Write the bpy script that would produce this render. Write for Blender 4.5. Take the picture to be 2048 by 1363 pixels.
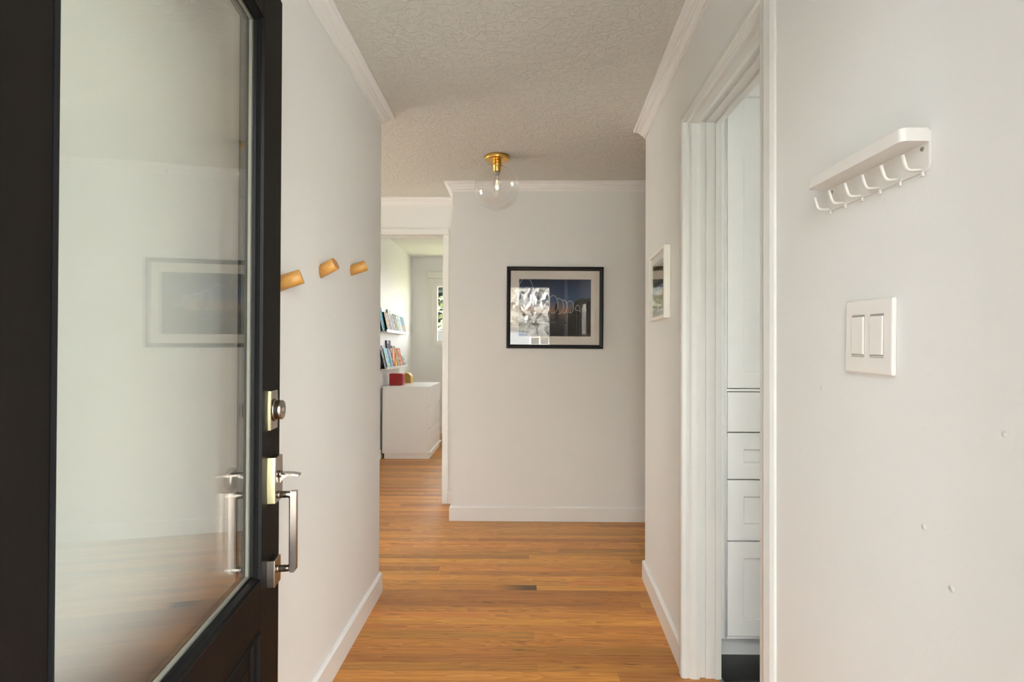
import bpy, bmesh, math, random
from math import sin, cos, pi, radians, atan, sqrt
from mathutils import Matrix, Vector

random.seed(7)
for o in list(bpy.data.objects):
    bpy.data.objects.remove(o)
sc = bpy.context.scene
COL = sc.collection

# ------------------------------------------------------------------ camera
F = 1100.0
cam_d = bpy.data.cameras.new('camera')
cam = bpy.data.objects.new('camera', cam_d)
COL.objects.link(cam)
cam_d.sensor_fit = 'HORIZONTAL'
cam_d.sensor_width = 36.0
cam_d.lens = F / 2048 * 36
cam_d.shift_y = 0.00342
cam_d.clip_start = 0.02
cam.matrix_world = (Matrix.Translation((0, 0, 1.2)) @ Matrix.Rotation(atan(12 / F), 4, 'Z')
                    @ Matrix.Rotation(pi / 2 + radians(.44), 4, 'X') @ Matrix.Rotation(radians(.2), 4, 'Z'))
sc.camera = cam

# ------------------------------------------------------------------ world, sun, daylight
world = bpy.data.worlds.new('sky')
sc.world = world
world.use_nodes = True
nt = world.node_tree
bg = nt.nodes['Background']
tc = nt.nodes.new('ShaderNodeTexCoord')
sep = nt.nodes.new('ShaderNodeSeparateXYZ')
ramp = nt.nodes.new('ShaderNodeValToRGB')
nt.links.new(tc.outputs['Generated'], sep.inputs[0])
nt.links.new(sep.outputs['Z'], ramp.inputs[0])
ramp.color_ramp.elements[0].position = 0.0
ramp.color_ramp.elements[0].color = (1.0, 0.99, 0.968, 1)
ramp.color_ramp.elements[1].position = 0.8
ramp.color_ramp.elements[1].color = (0.74, 0.85, 1.0, 1)
nt.links.new(ramp.outputs[0], bg.inputs[0])
bg.inputs[1].default_value = 7.0

sun_d = bpy.data.lights.new('sun', 'SUN')
sun_d.energy = 42.0
sun_d.angle = radians(0.6)
sun_d.color = (1.0, 0.95, 0.86)
sun = bpy.data.objects.new('sun', sun_d)
COL.objects.link(sun)
sun.rotation_euler = Vector((-0.42, 0.50, 0.85)).to_track_quat('Z', 'Y').to_euler()


def portal(name, loc, direction, sx, sy):
    """sampling guide for the sky in a wall opening; gives off nothing itself"""
    d = bpy.data.lights.new(name, 'AREA')
    d.shape = 'RECTANGLE'
    d.size, d.size_y, d.energy = sx, sy, 1.0
    d.cycles.is_portal = True
    o = bpy.data.objects.new(name, d)
    COL.objects.link(o)
    o.location = loc
    o.rotation_euler = Vector(direction).to_track_quat('-Z', 'Z').to_euler()
    return o


portal('portal_front_door', (-0.015, 0.19, 1.03), (0, 1, 0), 0.88, 2.02)
portal('portal_left_wing', (-3.21, 3.48, 1.45), (1, 0, 0), 1.0, 0.9)
portal('portal_bedroom', (-0.70, 7.91, 1.69), (0, -1, 0), 1.0, 0.88)
portal('portal_bedroom_side', (1.73, 5.2, 1.5), (-1, 0, 0), 1.3, 1.2)
portal('portal_side_room', (2.48, 1.25, 1.375), (-1, 0, 0), 1.0, 1.25)

sc.view_settings.view_transform = 'Standard'
sc.view_settings.look = 'None'
sc.view_settings.exposure = 1.25
sc.view_settings.gamma = 1.0
sc.view_settings.use_curve_mapping = False
sc.cycles.use_denoising = True
sc.cycles.max_bounces = 12
sc.cycles.diffuse_bounces = 7
sc.cycles.glossy_bounces = 5
sc.cycles.transparent_max_bounces = 24
sc.cycles.sample_clamp_indirect = 6
sc.cycles.caustics_reflective = False
sc.cycles.caustics_refractive = False

# ------------------------------------------------------------------ helpers: materials
def new_mat(name):
    m = bpy.data.materials.new(name)
    m.use_nodes = True
    n = m.node_tree
    return m, n, n.nodes['Principled BSDF']


def N(n, t, **kw):
    x = n.nodes.new(t)
    for k, v in kw.items():
        setattr(x, k, v)
    return x


def mat(name, col, rough=0.5, metal=0.0, spec=0.5, coat=0.0, noise=0.0, nscale=8.0, bump=0.0, bscale=60.0, aniso=None):
    m, n, p = new_mat(name)
    p.inputs['Base Color'].default_value = (*col, 1)
    p.inputs['Roughness'].default_value = rough
    p.inputs['Metallic'].default_value = metal
    p.inputs['Specular IOR Level'].default_value = spec
    if coat:
        p.inputs['Coat Weight'].default_value = coat
        p.inputs['Coat Roughness'].default_value = 0.08
    geo = N(n, 'ShaderNodeNewGeometry')
    mp = N(n, 'ShaderNodeMapping')
    n.links.new(geo.outputs['Position'], mp.inputs[0])
    if aniso:
        mp.inputs['Scale'].default_value = aniso
    if noise:
        t = N(n, 'ShaderNodeTexNoise')
        t.inputs['Scale'].default_value = nscale
        t.inputs['Detail'].default_value = 5
        n.links.new(mp.outputs[0], t.inputs['Vector'])
        r = N(n, 'ShaderNodeMapRange')
        r.inputs[3].default_value = 1 - noise
        r.inputs[4].default_value = 1 + noise
        n.links.new(t.outputs['Fac'], r.inputs[0])
        mx = N(n, 'ShaderNodeVectorMath', operation='SCALE')
        mx.inputs[0].default_value = col
        n.links.new(r.outputs[0], mx.inputs['Scale'])
        n.links.new(mx.outputs[0], p.inputs['Base Color'])
    if bump:
        t = N(n, 'ShaderNodeTexNoise')
        t.inputs['Scale'].default_value = bscale
        t.inputs['Detail'].default_value = 4
        n.links.new(mp.outputs[0], t.inputs['Vector'])
        b = N(n, 'ShaderNodeBump')
        b.inputs['Strength'].default_value = bump
        b.inputs['Distance'].default_value = 0.002
        n.links.new(t.outputs['Fac'], b.inputs['Height'])
        n.links.new(b.outputs[0], p.inputs['Normal'])
    return m


def wall_mat(name, col, nibs=True, bump=0.18):
    """painted plaster: fine roller texture and sparse paint nibs"""
    m, n, p = new_mat(name)
    p.inputs['Roughness'].default_value = 0.55
    p.inputs['Specular IOR Level'].default_value = 0.35
    geo = N(n, 'ShaderNodeNewGeometry')
    t0 = N(n, 'ShaderNodeTexNoise')
    t0.inputs['Scale'].default_value = 1.4
    t0.inputs['Detail'].default_value = 3
    n.links.new(geo.outputs['Position'], t0.inputs['Vector'])
    r = N(n, 'ShaderNodeMapRange')
    r.inputs[3].default_value = 0.97
    r.inputs[4].default_value = 1.03
    n.links.new(t0.outputs['Fac'], r.inputs[0])
    mx = N(n, 'ShaderNodeVectorMath', operation='SCALE')
    mx.inputs[0].default_value = col
    n.links.new(r.outputs[0], mx.inputs['Scale'])
    n.links.new(mx.outputs[0], p.inputs['Base Color'])
    t1 = N(n, 'ShaderNodeTexNoise')
    t1.inputs['Scale'].default_value = 90
    t1.inputs['Detail'].default_value = 3
    n.links.new(geo.outputs['Position'], t1.inputs['Vector'])
    b1 = N(n, 'ShaderNodeBump')
    b1.inputs['Strength'].default_value = bump
    b1.inputs['Distance'].default_value = 0.002
    n.links.new(t1.outputs['Fac'], b1.inputs['Height'])
    last = b1
    if nibs:
        v = N(n, 'ShaderNodeTexVoronoi')
        v.inputs['Scale'].default_value = 11
        n.links.new(geo.outputs['Position'], v.inputs['Vector'])
        rr = N(n, 'ShaderNodeMapRange')
        rr.inputs[1].default_value = 0.0
        rr.inputs[2].default_value = 0.06
        rr.inputs[3].default_value = 1
        rr.inputs[4].default_value = 0
        n.links.new(v.outputs['Distance'], rr.inputs[0])
        b2 = N(n, 'ShaderNodeBump')
        b2.inputs['Strength'].default_value = 0.6
        b2.inputs['Distance'].default_value = 0.004
        n.links.new(rr.outputs[0], b2.inputs['Height'])
        n.links.new(b1.outputs[0], b2.inputs['Normal'])
        last = b2
    n.links.new(last.outputs[0], p.inputs['Normal'])
    return m


def ceiling_mat():
    m, n, p = new_mat('ceiling_texture_paint')
    p.inputs['Base Color'].default_value = (0.61, 0.605, 0.555, 1)
    p.inputs['Roughness'].default_value = 0.8
    p.inputs['Specular IOR Level'].default_value = 0.2
    geo = N(n, 'ShaderNodeNewGeometry')
    t0 = N(n, 'ShaderNodeTexNoise')
    t0.inputs['Scale'].default_value = 26
    t0.inputs['Detail'].default_value = 5
    t0.inputs['Distortion'].default_value = 1.6
    n.links.new(geo.outputs['Position'], t0.inputs['Vector'])
    r = N(n, 'ShaderNodeValToRGB')
    r.color_ramp.elements[0].position = 0.42
    r.color_ramp.elements[1].position = 0.56
    n.links.new(t0.outputs['Fac'], r.inputs[0])
    b = N(n, 'ShaderNodeBump')
    b.inputs['Strength'].default_value = 0.6
    b.inputs['Distance'].default_value = 0.0026
    n.links.new(r.outputs[0], b.inputs['Height'])
    n.links.new(b.outputs[0], p.inputs['Normal'])
    return m


def wood_floor_mat(name='oak_strip', tint=(1, 1, 1), dark_end=False):
    m, n, p = new_mat(name)
    p.inputs['Roughness'].default_value = 0.33
    p.inputs['Specular IOR Level'].default_value = 0.45
    geo = N(n, 'ShaderNodeNewGeometry')
    oi = N(n, 'ShaderNodeObjectInfo')
    off = N(n, 'ShaderNodeVectorMath', operation='SCALE')
    off.inputs[0].default_value = (37.0, 11.0, 23.0)
    n.links.new(oi.outputs['Random'], off.inputs['Scale'])
    add = N(n, 'ShaderNodeVectorMath', operation='ADD')
    n.links.new(geo.outputs['Position'], add.inputs[0])
    n.links.new(off.outputs[0], add.inputs[1])
    # slow warp gives the cathedral figure
    mp0 = N(n, 'ShaderNodeMapping')
    mp0.inputs['Scale'].default_value = (1.25, 11, 1)
    n.links.new(add.outputs[0], mp0.inputs[0])
    w = N(n, 'ShaderNodeTexNoise')
    w.inputs['Scale'].default_value = 1.0
    w.inputs['Detail'].default_value = 2
    n.links.new(mp0.outputs[0], w.inputs['Vector'])
    rings = N(n, 'ShaderNodeMath', operation='MULTIPLY')
    rings.inputs[1].default_value = 15
    n.links.new(w.outputs['Fac'], rings.inputs[0])
    fr = N(n, 'ShaderNodeMath', operation='FRACT')
    n.links.new(rings.outputs[0], fr.inputs[0])
    # fine streaks
    mp1 = N(n, 'ShaderNodeMapping')
    mp1.inputs['Scale'].default_value = (3.0, 210, 1)
    n.links.new(add.outputs[0], mp1.inputs[0])
    s = N(n, 'ShaderNodeTexNoise')
    s.inputs['Scale'].default_value = 1.0
    s.inputs['Detail'].default_value = 5
    n.links.new(mp1.outputs[0], s.inputs['Vector'])
    mixf = N(n, 'ShaderNodeMath', operation='MULTIPLY_ADD')
    mixf.inputs[1].default_value = 0.30
    n.links.new(fr.outputs[0], mixf.inputs[0])
    sm = N(n, 'ShaderNodeMath', operation='MULTIPLY')
    sm.inputs[1].default_value = 1.05
    n.links.new(s.outputs['Fac'], sm.inputs[0])
    n.links.new(sm.outputs[0], mixf.inputs[2])
    r = N(n, 'ShaderNodeValToRGB')
    e = r.color_ramp.elements
    e[0].position, e[0].color = 0.20, (0.19 * tint[0], 0.074 * tint[1], 0.014 * tint[2], 1)
    e[1].position, e[1].color = 0.90, (0.72 * tint[0], 0.332 * tint[1], 0.070 * tint[2], 1)
    x = e.new(0.52)
    x.color = (0.49 * tint[0], 0.200 * tint[1], 0.034 * tint[2], 1)
    n.links.new(mixf.outputs[0], r.inputs[0])
    # tone of each board
    bt = N(n, 'ShaderNodeMapRange')
    bt.inputs[3].default_value = 0.66
    bt.inputs[4].default_value = 1.16
    n.links.new(oi.outputs['Random'], bt.inputs[0])
    # sparse dark knots
    mp2 = N(n, 'ShaderNodeMapping')
    mp2.inputs['Scale'].default_value = (3.4, 24, 1)
    n.links.new(add.outputs[0], mp2.inputs[0])
    v = N(n, 'ShaderNodeTexVoronoi')
    v.inputs['Scale'].default_value = 0.8
    n.links.new(mp2.outputs[0], v.inputs['Vector'])
    kr = N(n, 'ShaderNodeMapRange')
    kr.inputs[1].default_value = 0.03
    kr.inputs[2].default_value = 0.13
    kr.inputs[3].default_value = 0.28
    kr.inputs[4].default_value = 1
    n.links.new(v.outputs['Distance'], kr.inputs[0])
    m1 = N(n, 'ShaderNodeMath', operation='MULTIPLY')
    n.links.new(bt.outputs[0], m1.inputs[0])
    n.links.new(kr.outputs[0], m1.inputs[1])
    fac = m1
    if dark_end:
        g = N(n, 'ShaderNodeSeparateXYZ')
        n.links.new(geo.outputs['Position'], g.inputs[0])
        dr = N(n, 'ShaderNodeMapRange', interpolation_type='SMOOTHSTEP')
        dr.inputs[1].default_value = -0.14
        dr.inputs[2].default_value = 0.07
        dr.inputs[3].default_value = 0.9
        dr.inputs[4].default_value = 0.16
        n.links.new(g.outputs['X'], dr.inputs[0])
        m2 = N(n, 'ShaderNodeMath', operation='MULTIPLY')
        n.links.new(m1.outputs[0], m2.inputs[0])
        n.links.new(dr.outputs[0], m2.inputs[1])
        fac = m2
    sc_ = N(n, 'ShaderNodeVectorMath', operation='SCALE')
    n.links.new(r.outputs[0], sc_.inputs[0])
    n.links.new(fac.outputs[0], sc_.inputs['Scale'])
    hs = N(n, 'ShaderNodeHueSaturation')
    hr = N(n, 'ShaderNodeMapRange')
    hr.inputs[3].default_value = 0.49
    hr.inputs[4].default_value = 0.505
    hm = N(n, 'ShaderNodeMath', operation='MULTIPLY')
    hm.inputs[1].default_value = 7.3
    hf = N(n, 'ShaderNodeMath', operation='FRACT')
    n.links.new(oi.outputs['Random'], hm.inputs[0])
    n.links.new(hm.outputs[0], hf.inputs[0])
    n.links.new(hf.outputs[0], hr.inputs[0])
    n.links.new(hr.outputs[0], hs.inputs['Hue'])
    n.links.new(sc_.outputs[0], hs.inputs['Color'])
    n.links.new(hs.outputs[0], p.inputs['Base Color'])
    b = N(n, 'ShaderNodeBump')
    b.inputs['Strength'].default_value = 0.12
    b.inputs['Distance'].default_value = 0.001
    n.links.new(s.outputs['Fac'], b.inputs['Height'])
    n.links.new(b.outputs[0], p.inputs['Normal'])
    return m


def glass_mat(name, tint=(1, 1, 1), f0=0.04, gain=1.0, rough=0.0, dirt=0.0):
    """a thin clear pane: mirror share after Schlick, the rest goes straight through"""
    m = bpy.data.materials.new(name)
    m.use_nodes = True
    n = m.node_tree
    n.nodes.remove(n.nodes['Principled BSDF'])
    out = n.nodes['Material Output']
    geo = N(n, 'ShaderNodeNewGeometry')
    d = N(n, 'ShaderNodeVectorMath', operation='DOT_PRODUCT')
    n.links.new(geo.outputs['Incoming'], d.inputs[0])
    n.links.new(geo.outputs['Normal'], d.inputs[1])
    a = N(n, 'ShaderNodeMath', operation='ABSOLUTE')
    n.links.new(d.outputs['Value'], a.inputs[0])
    s = N(n, 'ShaderNodeMath', operation='SUBTRACT')
    s.inputs[0].default_value = 1
    n.links.new(a.outputs[0], s.inputs[1])
    pw = N(n, 'ShaderNodeMath', operation='POWER')
    pw.inputs[1].default_value = 5
    n.links.new(s.outputs[0], pw.inputs[0])
    ma = N(n, 'ShaderNodeMath', operation='MULTIPLY_ADD')
    ma.inputs[1].default_value = (1 - f0) * gain
    ma.inputs[2].default_value = f0 * gain
    n.links.new(pw.outputs[0], ma.inputs[0])
    tr = N(n, 'ShaderNodeBsdfTransparent')
    tr.inputs[0].default_value = (*tint, 1)
    gl = N(n, 'ShaderNodeBsdfGlossy')
    gl.inputs['Roughness'].default_value = rough
    gl.inputs[0].default_value = (1, 1, 1, 1)
    mx = N(n, 'ShaderNodeMixShader')
    n.links.new(ma.outputs[0], mx.inputs[0])
    n.links.new(tr.outputs[0], mx.inputs[1])
    n.links.new(gl.outputs[0], mx.inputs[2])
    n.links.new(mx.outputs[0], out.inputs['Surface'])
    return m


def attr_mat(name, rough=0.35, spec=0.5):
    m, n, p = new_mat(name)
    a = N(n, 'ShaderNodeAttribute')
    a.attribute_name = 'Col'
    n.links.new(a.outputs['Color'], p.inputs['Base Color'])
    p.inputs['Roughness'].default_value = rough
    p.inputs['Specular IOR Level'].default_value = spec
    return m


M = {}
M['wall'] = wall_mat('wall_paint', (0.748, 0.750, 0.736))
M['wall_bed'] = wall_mat('bedroom_wall_paint', (0.78, 0.785, 0.785), nibs=False)
M['wall_out'] = mat('outer_siding_paint', (0.60, 0.60, 0.58), 0.7, noise=0.05)
M['ceiling'] = ceiling_mat()
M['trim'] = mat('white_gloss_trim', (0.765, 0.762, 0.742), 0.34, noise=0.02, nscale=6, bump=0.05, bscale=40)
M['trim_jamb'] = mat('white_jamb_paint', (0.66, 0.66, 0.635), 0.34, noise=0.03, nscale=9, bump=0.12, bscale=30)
M['floor'] = wood_floor_mat()
M['floor_dark'] = wood_floor_mat('oak_strip_dark_end', dark_end=True)
M['subfloor'] = mat('dark_joint', (0.05, 0.022, 0.008), 0.8)
M['tile'] = mat('black_tile', (0.012, 0.012, 0.012), 0.35, noise=0.5, nscale=30)
M['grout'] = mat('dark_grout', (0.03, 0.03, 0.03), 0.9)
M['door'] = mat('espresso_door_paint', (0.0065, 0.0054, 0.0046), 0.55, spec=0.08, noise=0.25, nscale=5, bump=0.10, bscale=35, aniso=(6, 6, 1))
M['bead'] = mat('black_glazing_bead', (0.006, 0.006, 0.006), 0.42, spec=0.10, noise=0.2, nscale=40)
M['bead_in'] = mat('glazing_spacer', (0.46, 0.44, 0.38), 0.5)
M['door_glass'] = glass_mat('door_glass', (0.984, 0.990, 0.980))
M['glass'] = glass_mat('window_glass', (0.97, 0.98, 0.97))
M['pic_glass'] = glass_mat('picture_glass', (0.99, 0.99, 0.99), gain=1.0)
M['globe'] = glass_mat('globe_glass', (0.975, 0.975, 0.97), gain=1.5)
M['nickel'] = mat('satin_nickel', (0.34, 0.295, 0.25), 0.26, metal=1, noise=0.06, nscale=50, aniso=(1, 1, 12))
M['nickel_dark'] = mat('dark_nickel', (0.25, 0.20, 0.165), 0.35, metal=1, noise=0.1, nscale=30)
M['warm_glint'] = mat('painted_warm_glint_edge', (0.86, 0.78, 0.46), 0.4, metal=1, noise=0.05, nscale=40)  # warm reflection on the nickel plate sides, put into the colour
M['brass'] = mat('brushed_brass', (0.80, 0.50, 0.13), 0.28, metal=1, noise=0.08, nscale=40)
M['steel'] = mat('screw_steel', (0.35, 0.33, 0.30), 0.4, metal=1)
M['grey_ring'] = mat('grey_socket_ring', (0.35, 0.33, 0.30), 0.45)
M['peg'] = mat('oiled_oak_peg', (0.54, 0.275, 0.065), 0.42, noise=0.22, nscale=26, aniso=(2, 1, 5))
M['peg_end'] = mat('oak_end_grain', (0.44, 0.21, 0.085), 0.6, noise=0.2, nscale=60)
M['white_metal'] = mat('white_powder_coat', (0.70, 0.68, 0.645), 0.35)
M['plastic'] = mat('white_plastic', (0.755, 0.735, 0.70), 0.3)
M['plastic_dim'] = mat('switch_slot', (0.30, 0.26, 0.22), 0.6)
M['cab'] = mat('white_cabinet_lacquer', (0.85, 0.845, 0.84), 0.35, noise=0.01)
M['dresser'] = mat('white_dresser_foil', (0.86, 0.86, 0.86), 0.4, noise=0.015)
M['frame_black'] = mat('black_frame', (0.010, 0.009, 0.008), 0.45, spec=0.25, noise=0.2, nscale=60)
M['frame_white'] = mat('white_frame', (0.83, 0.81, 0.75), 0.4)
M['mat_board'] = mat('cream_mat_board', (0.74, 0.70, 0.65), 0.8)
M['print'] = attr_mat('art_print', 0.7, 0.02)
M['cover'] = attr_mat('book_cover', 0.6, 0.12)
M['pages'] = mat('page_block', (0.78, 0.74, 0.66), 0.8, noise=0.08, nscale=200)
M['red'] = mat('red_lacquer', (0.34, 0.004, 0.006), 0.35, noise=0.05)
M['toy_wood'] = mat('light_toy_wood', (0.72, 0.46, 0.16), 0.45, noise=0.15, nscale=20, aniso=(1, 1, 6))
M['toy_inside'] = mat('amber_toy_front', (0.42, 0.27, 0.05), 0.4, noise=0.3, nscale=30)
M['vinyl'] = mat('white_vinyl', (0.82, 0.81, 0.78), 0.3)
M['leaf_dark'] = mat('dark_leaf', (0.020, 0.028, 0.018), 0.5, noise=0.4, nscale=4)
M['leaf_lime'] = mat('lime_leaf', (0.085, 0.105, 0.022), 0.5, noise=0.4, nscale=4)
M['leaf_pale'] = mat('pale_leaf', (0.74, 0.72, 0.68), 0.5, noise=0.4, nscale=2)
M['bark'] = mat('bark', (0.10, 0.07, 0.05), 0.9, noise=0.3)
M['fence'] = mat('grey_fence_wood', (0.040, 0.038, 0.037), 0.8, noise=0.2, nscale=12)
M['concrete'] = mat('porch_concrete', (0.33, 0.325, 0.315), 0.85, noise=0.1)
M['grass'] = mat('dry_lawn', (0.22, 0.22, 0.12), 0.9, noise=0.4, nscale=6)
M['soffit'] = mat('porch_soffit', (0.66, 0.62, 0.56), 0.7, noise=0.1)
M['wing'] = mat('taupe_siding', (0.34, 0.32, 0.30), 0.8, noise=0.05)
M['house'] = mat('blue_grey_siding', (0.22, 0.26, 0.32), 0.8, noise=0.05)
M['house_roof'] = mat('shingle_roof', (0.10, 0.09, 0.09), 0.9, noise=0.3, nscale=20)
M['house_glass'] = mat('far_window_glass', (0.03, 0.05, 0.06), 0.05)
M['car'] = mat('dark_car_paint', (0.02, 0.02, 0.025), 0.2, coat=1.0)
M['tyre'] = mat('tyre_rubber', (0.01, 0.01, 0.01), 0.8)
fil, fn, fp = new_mat('glowing_filament')
fp.inputs['Emission Color'].default_value = (1.0, 0.62, 0.25, 1)
fp.inputs['Emission Strength'].default_value = 2.0
M['filament'] = fil

# ------------------------------------------------------------------ helpers: geometry
def box(bm, x0, x1, y0, y1, z0, z1, bev=0.0, seg=2, xf=None):
    x0, x1 = min(x0, x1), max(x0, x1)
    y0, y1 = min(y0, y1), max(y0, y1)
    z0, z1 = min(z0, z1), max(z0, z1)
    co = [(x0, y0, z0), (x1, y0, z0), (x1, y1, z0), (x0, y1, z0), (x0, y0, z1), (x1, y0, z1), (x1, y1, z1), (x0, y1, z1)]
    vs = [bm.verts.new(c) for c in co]
    fs = [bm.faces.new([vs[i] for i in f]) for f in
          ((3, 2, 1, 0), (4, 5, 6, 7), (0, 1, 5, 4), (1, 2, 6, 5), (2, 3, 7, 6), (3, 0, 4, 7))]
    if bev:
        ed = {e for f in fs for e in f.edges}
        r = bmesh.ops.bevel(bm, geom=list(ed), offset=bev, segments=seg, profile=0.5, affect='EDGES')
        vs = list({v for f in r['faces'] for v in f.verts} | {v for v in vs if v.is_valid})
    if xf is not None:
        for v in vs:
            v.co = xf @ v.co
    return vs


def cyl(bm, p0, p1, r0, r1=None, seg=24, cap=True, bev=0.0):
    r1 = r0 if r1 is None else r1
    p0, p1 = Vector(p0), Vector(p1)
    d = (p1 - p0).normalized()
    u = d.orthogonal().normalized()
    w = d.cross(u)
    rings = []
    prof = [(p0, r0), (p1, r1)]
    if bev:
        prof = [(p0, r0), (p1 - d * bev, r1), (p1, r1 - bev)]
    for p, r in prof:
        rings.append([bm.verts.new(p + u * (r * cos(2 * pi * k / seg)) + w * (r * sin(2 * pi * k / seg))) for k in range(seg)])
    for a, b in zip(rings, rings[1:]):
        for k in range(seg):
            f = bm.faces.new((a[k], a[(k + 1) % seg], b[(k + 1) % seg], b[k]))
            f.smooth = True
    if cap:
        bm.faces.new(list(reversed(rings[0])))
        bm.faces.new(rings[-1])
    return rings


def lathe(bm, c, prof, seg=32, cap0=False, cap1=False):
    """prof: (radius, z) from top to bottom"""
    rings = []
    for r, z in prof:
        rings.append([bm.verts.new((c[0] + r * cos(2 * pi * k / seg), c[1] + r * sin(2 * pi * k / seg), z)) for k in range(seg)])
    for a, b in zip(rings, rings[1:]):
        for k in range(seg):
            f = bm.faces.new((a[k], b[k], b[(k + 1) % seg], a[(k + 1) % seg]))
            f.smooth = True
    if cap0:
        bm.faces.new(rings[0])
    if cap1:
        bm.faces.new(list(reversed(rings[-1])))


def prism(bm, pts, z0, z1):
    """vertical prism over a polygon given counter-clockwise"""
    a = [bm.verts.new((x, y, z0)) for x, y in pts]
    b = [bm.verts.new((x, y, z1)) for x, y in pts]
    n = len(pts)
    bm.faces.new(list(reversed(a)))
    bm.faces.new(b)
    for k in range(n):
        bm.faces.new((a[k], a[(k + 1) % n], b[(k + 1) % n], b[k]))


def sweep(bm, path, prof, closed_prof=True, side=1):
    """mitred moulding: path of (x, y); prof of (offset away from the wall, z); side=+1 puts offset to the left of travel"""
    P = [Vector((x, y)) for x, y in path]
    n = len(P)
    dirs = [(P[i + 1] - P[i]).normalized() for i in range(n - 1)]
    nrm = [Vector((-d.y, d.x)) * side for d in dirs]
    rings = []
    for i in range(n):
        if i == 0:
            m = nrm[0]
        elif i == n - 1:
            m = nrm[-1]
        else:
            m = (nrm[i - 1] + nrm[i])
            m = m / (1 + nrm[i - 1].dot(nrm[i]))
        rings.append([bm.verts.new((P[i].x + m.x * o, P[i].y + m.y * o, z)) for o, z in prof])
    k = len(prof)
    for a, b in zip(rings, rings[1:]):
        for j in range(k if closed_prof else k - 1):
            bm.faces.new((a[j], a[(j + 1) % k], b[(j + 1) % k], b[j]))
    bm.faces.new(rings[0])
    bm.faces.new(list(reversed(rings[-1])))
    bmesh.ops.recalc_face_normals(bm, faces=bm.faces[:])


def tube(bm, pts, r, seg=10, flat=None):
    """tube along points; flat=(rx, rz) gives a flattened band"""
    rings = []
    n = len(pts)
    P = [Vector(p) for p in pts]
    for i in range(n):
        d = (P[min(i + 1, n - 1)] - P[max(i - 1, 0)]).normalized()
        side = Vector((1, 0, 0)) if abs(d.x) < 0.8 else Vector((0, 0, 1))
        u = d.cross(side).normalized()
        w = u.cross(d).normalized()
        ru, rw = (r, r) if flat is None else flat
        rings.append([bm.verts.new(P[i] + u * (ru * cos(2 * pi * k / seg)) + w * (rw * sin(2 * pi * k / seg))) for k in range(seg)])
    for a, b in zip(rings, rings[1:]):
        for k in range(seg):
            f = bm.faces.new((a[k], a[(k + 1) % seg], b[(k + 1) % seg], b[k]))
            f.smooth = True
    bm.faces.new(list(reversed(rings[0])))
    bm.faces.new(rings[-1])
    bmesh.ops.recalc_face_normals(bm, faces=bm.faces[:])


ROOT = {}


def link(name, me, m, parent=None):
    if m is not None:
        for x in (m if isinstance(m, (list, tuple)) else [m]):
            me.materials.append(x)
    o = bpy.data.objects.new(name, me)
    COL.objects.link(o)
    if parent is not None:
        o.parent = parent
    return o


def obj(name, bm, m, parent=None, world=False):
    """link one mesh; world=True: vertices are in world space and get moved into the root's frame"""
    me = bpy.data.meshes.new(name)
    if parent is not None and world:
        r = parent
        while r.parent:
            r = r.parent
        bm.transform(ROOT[r.name].inverted())
    bm.to_mesh(me)
    bm.free()
    return link(name, me, m, parent)


def centre_origin(o):
    me = o.data
    lo = Vector([min(v.co[i] for v in me.vertices) for i in range(3)])
    hi = Vector([max(v.co[i] for v in me.vertices) for i in range(3)])
    c = Vector(((lo.x + hi.x) / 2, (lo.y + hi.y) / 2, lo.z))
    me.transform(Matrix.Translation(-c))
    o.location = c
    return o


def thing(name, label, cat, loc=(0, 0, 0), rotz=0.0, group=None, kind=None):
    o = bpy.data.objects.new(name, None)
    COL.objects.link(o)
    o.empty_display_size = 0.05
    o.location = loc
    o.rotation_euler = (0, 0, rotz)
    ROOT[o.name] = Matrix.Translation(loc) @ Matrix.Rotation(rotz, 4, 'Z')
    if kind:
        o['kind'] = kind
    if label:
        o['label'] = label
    if cat:
        o['category'] = cat
    if group:
        o['group'] = group
    return o


def struct(name, bm, m, label=None):
    o = obj(name, bm, m)
    o['kind'] = 'structure'
    if label:
        o['label'] = label
    return o


def BM():
    return bmesh.new()


def grid(name, w, h, nx, ny, colfn, m, parent, xf, thick=0.0):
    """printed sheet: nx by ny cells with a colour each, local x = u, local z = v (top is v=0), facing +y"""
    verts = [((i / nx - 0.5) * w, 0, (0.5 - j / ny) * h) for j in range(ny + 1) for i in range(nx + 1)]
    faces = []
    cols = []
    for j in range(ny):
        for i in range(nx):
            a = j * (nx + 1) + i
            faces.append((a, a + 1, a + nx + 2, a + nx + 1))
            c = colfn((i + 0.5) / nx, (j + 0.5) / ny)
            cols += [*c, 1.0] * 4
    me = bpy.data.meshes.new(name)
    me.from_pydata(verts, [], faces)
    at = me.color_attributes.new('Col', 'FLOAT_COLOR', 'CORNER')
    at.data.foreach_set('color', cols)
    me.transform(xf)
    return link(name, me, m, parent)


# ------------------------------------------------------------------ dimensions
H = 2.365
WL = -0.678                      # left wall face
def xr_far(y):                   # right wall beyond the side doorway
    return 0.619 + (y - 2.03) * 0.0551
def xr_near(y):                  # right wall before the side doorway
    return 0.587 - (y - 1.26) * 0.028
YE = 0.34                        # inner face of the entry wall
YN = 1.30                        # near side of the side doorway
YF = 2.035                       # far side of the side doorway
ZD = 2.045                       # head of the side doorway
YC = 2.883                       # end of the right wall
YL = 2.70                        # end of the left wall
YW = 3.85                        # far wall
YB = 4.27                        # bedroom doorway wall
HB = 2.48
YBB = 7.76

# ------------------------------------------------------------------ shell
bm = BM()
box(bm, -0.80, WL, YE, YL, 0, H)
box(bm, -3.2, -0.80, YL - 0.12, YL, 0, H)
struct('wall_left', bm, M['wall'], 'off-white plaster wall with three wooden pegs')

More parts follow.
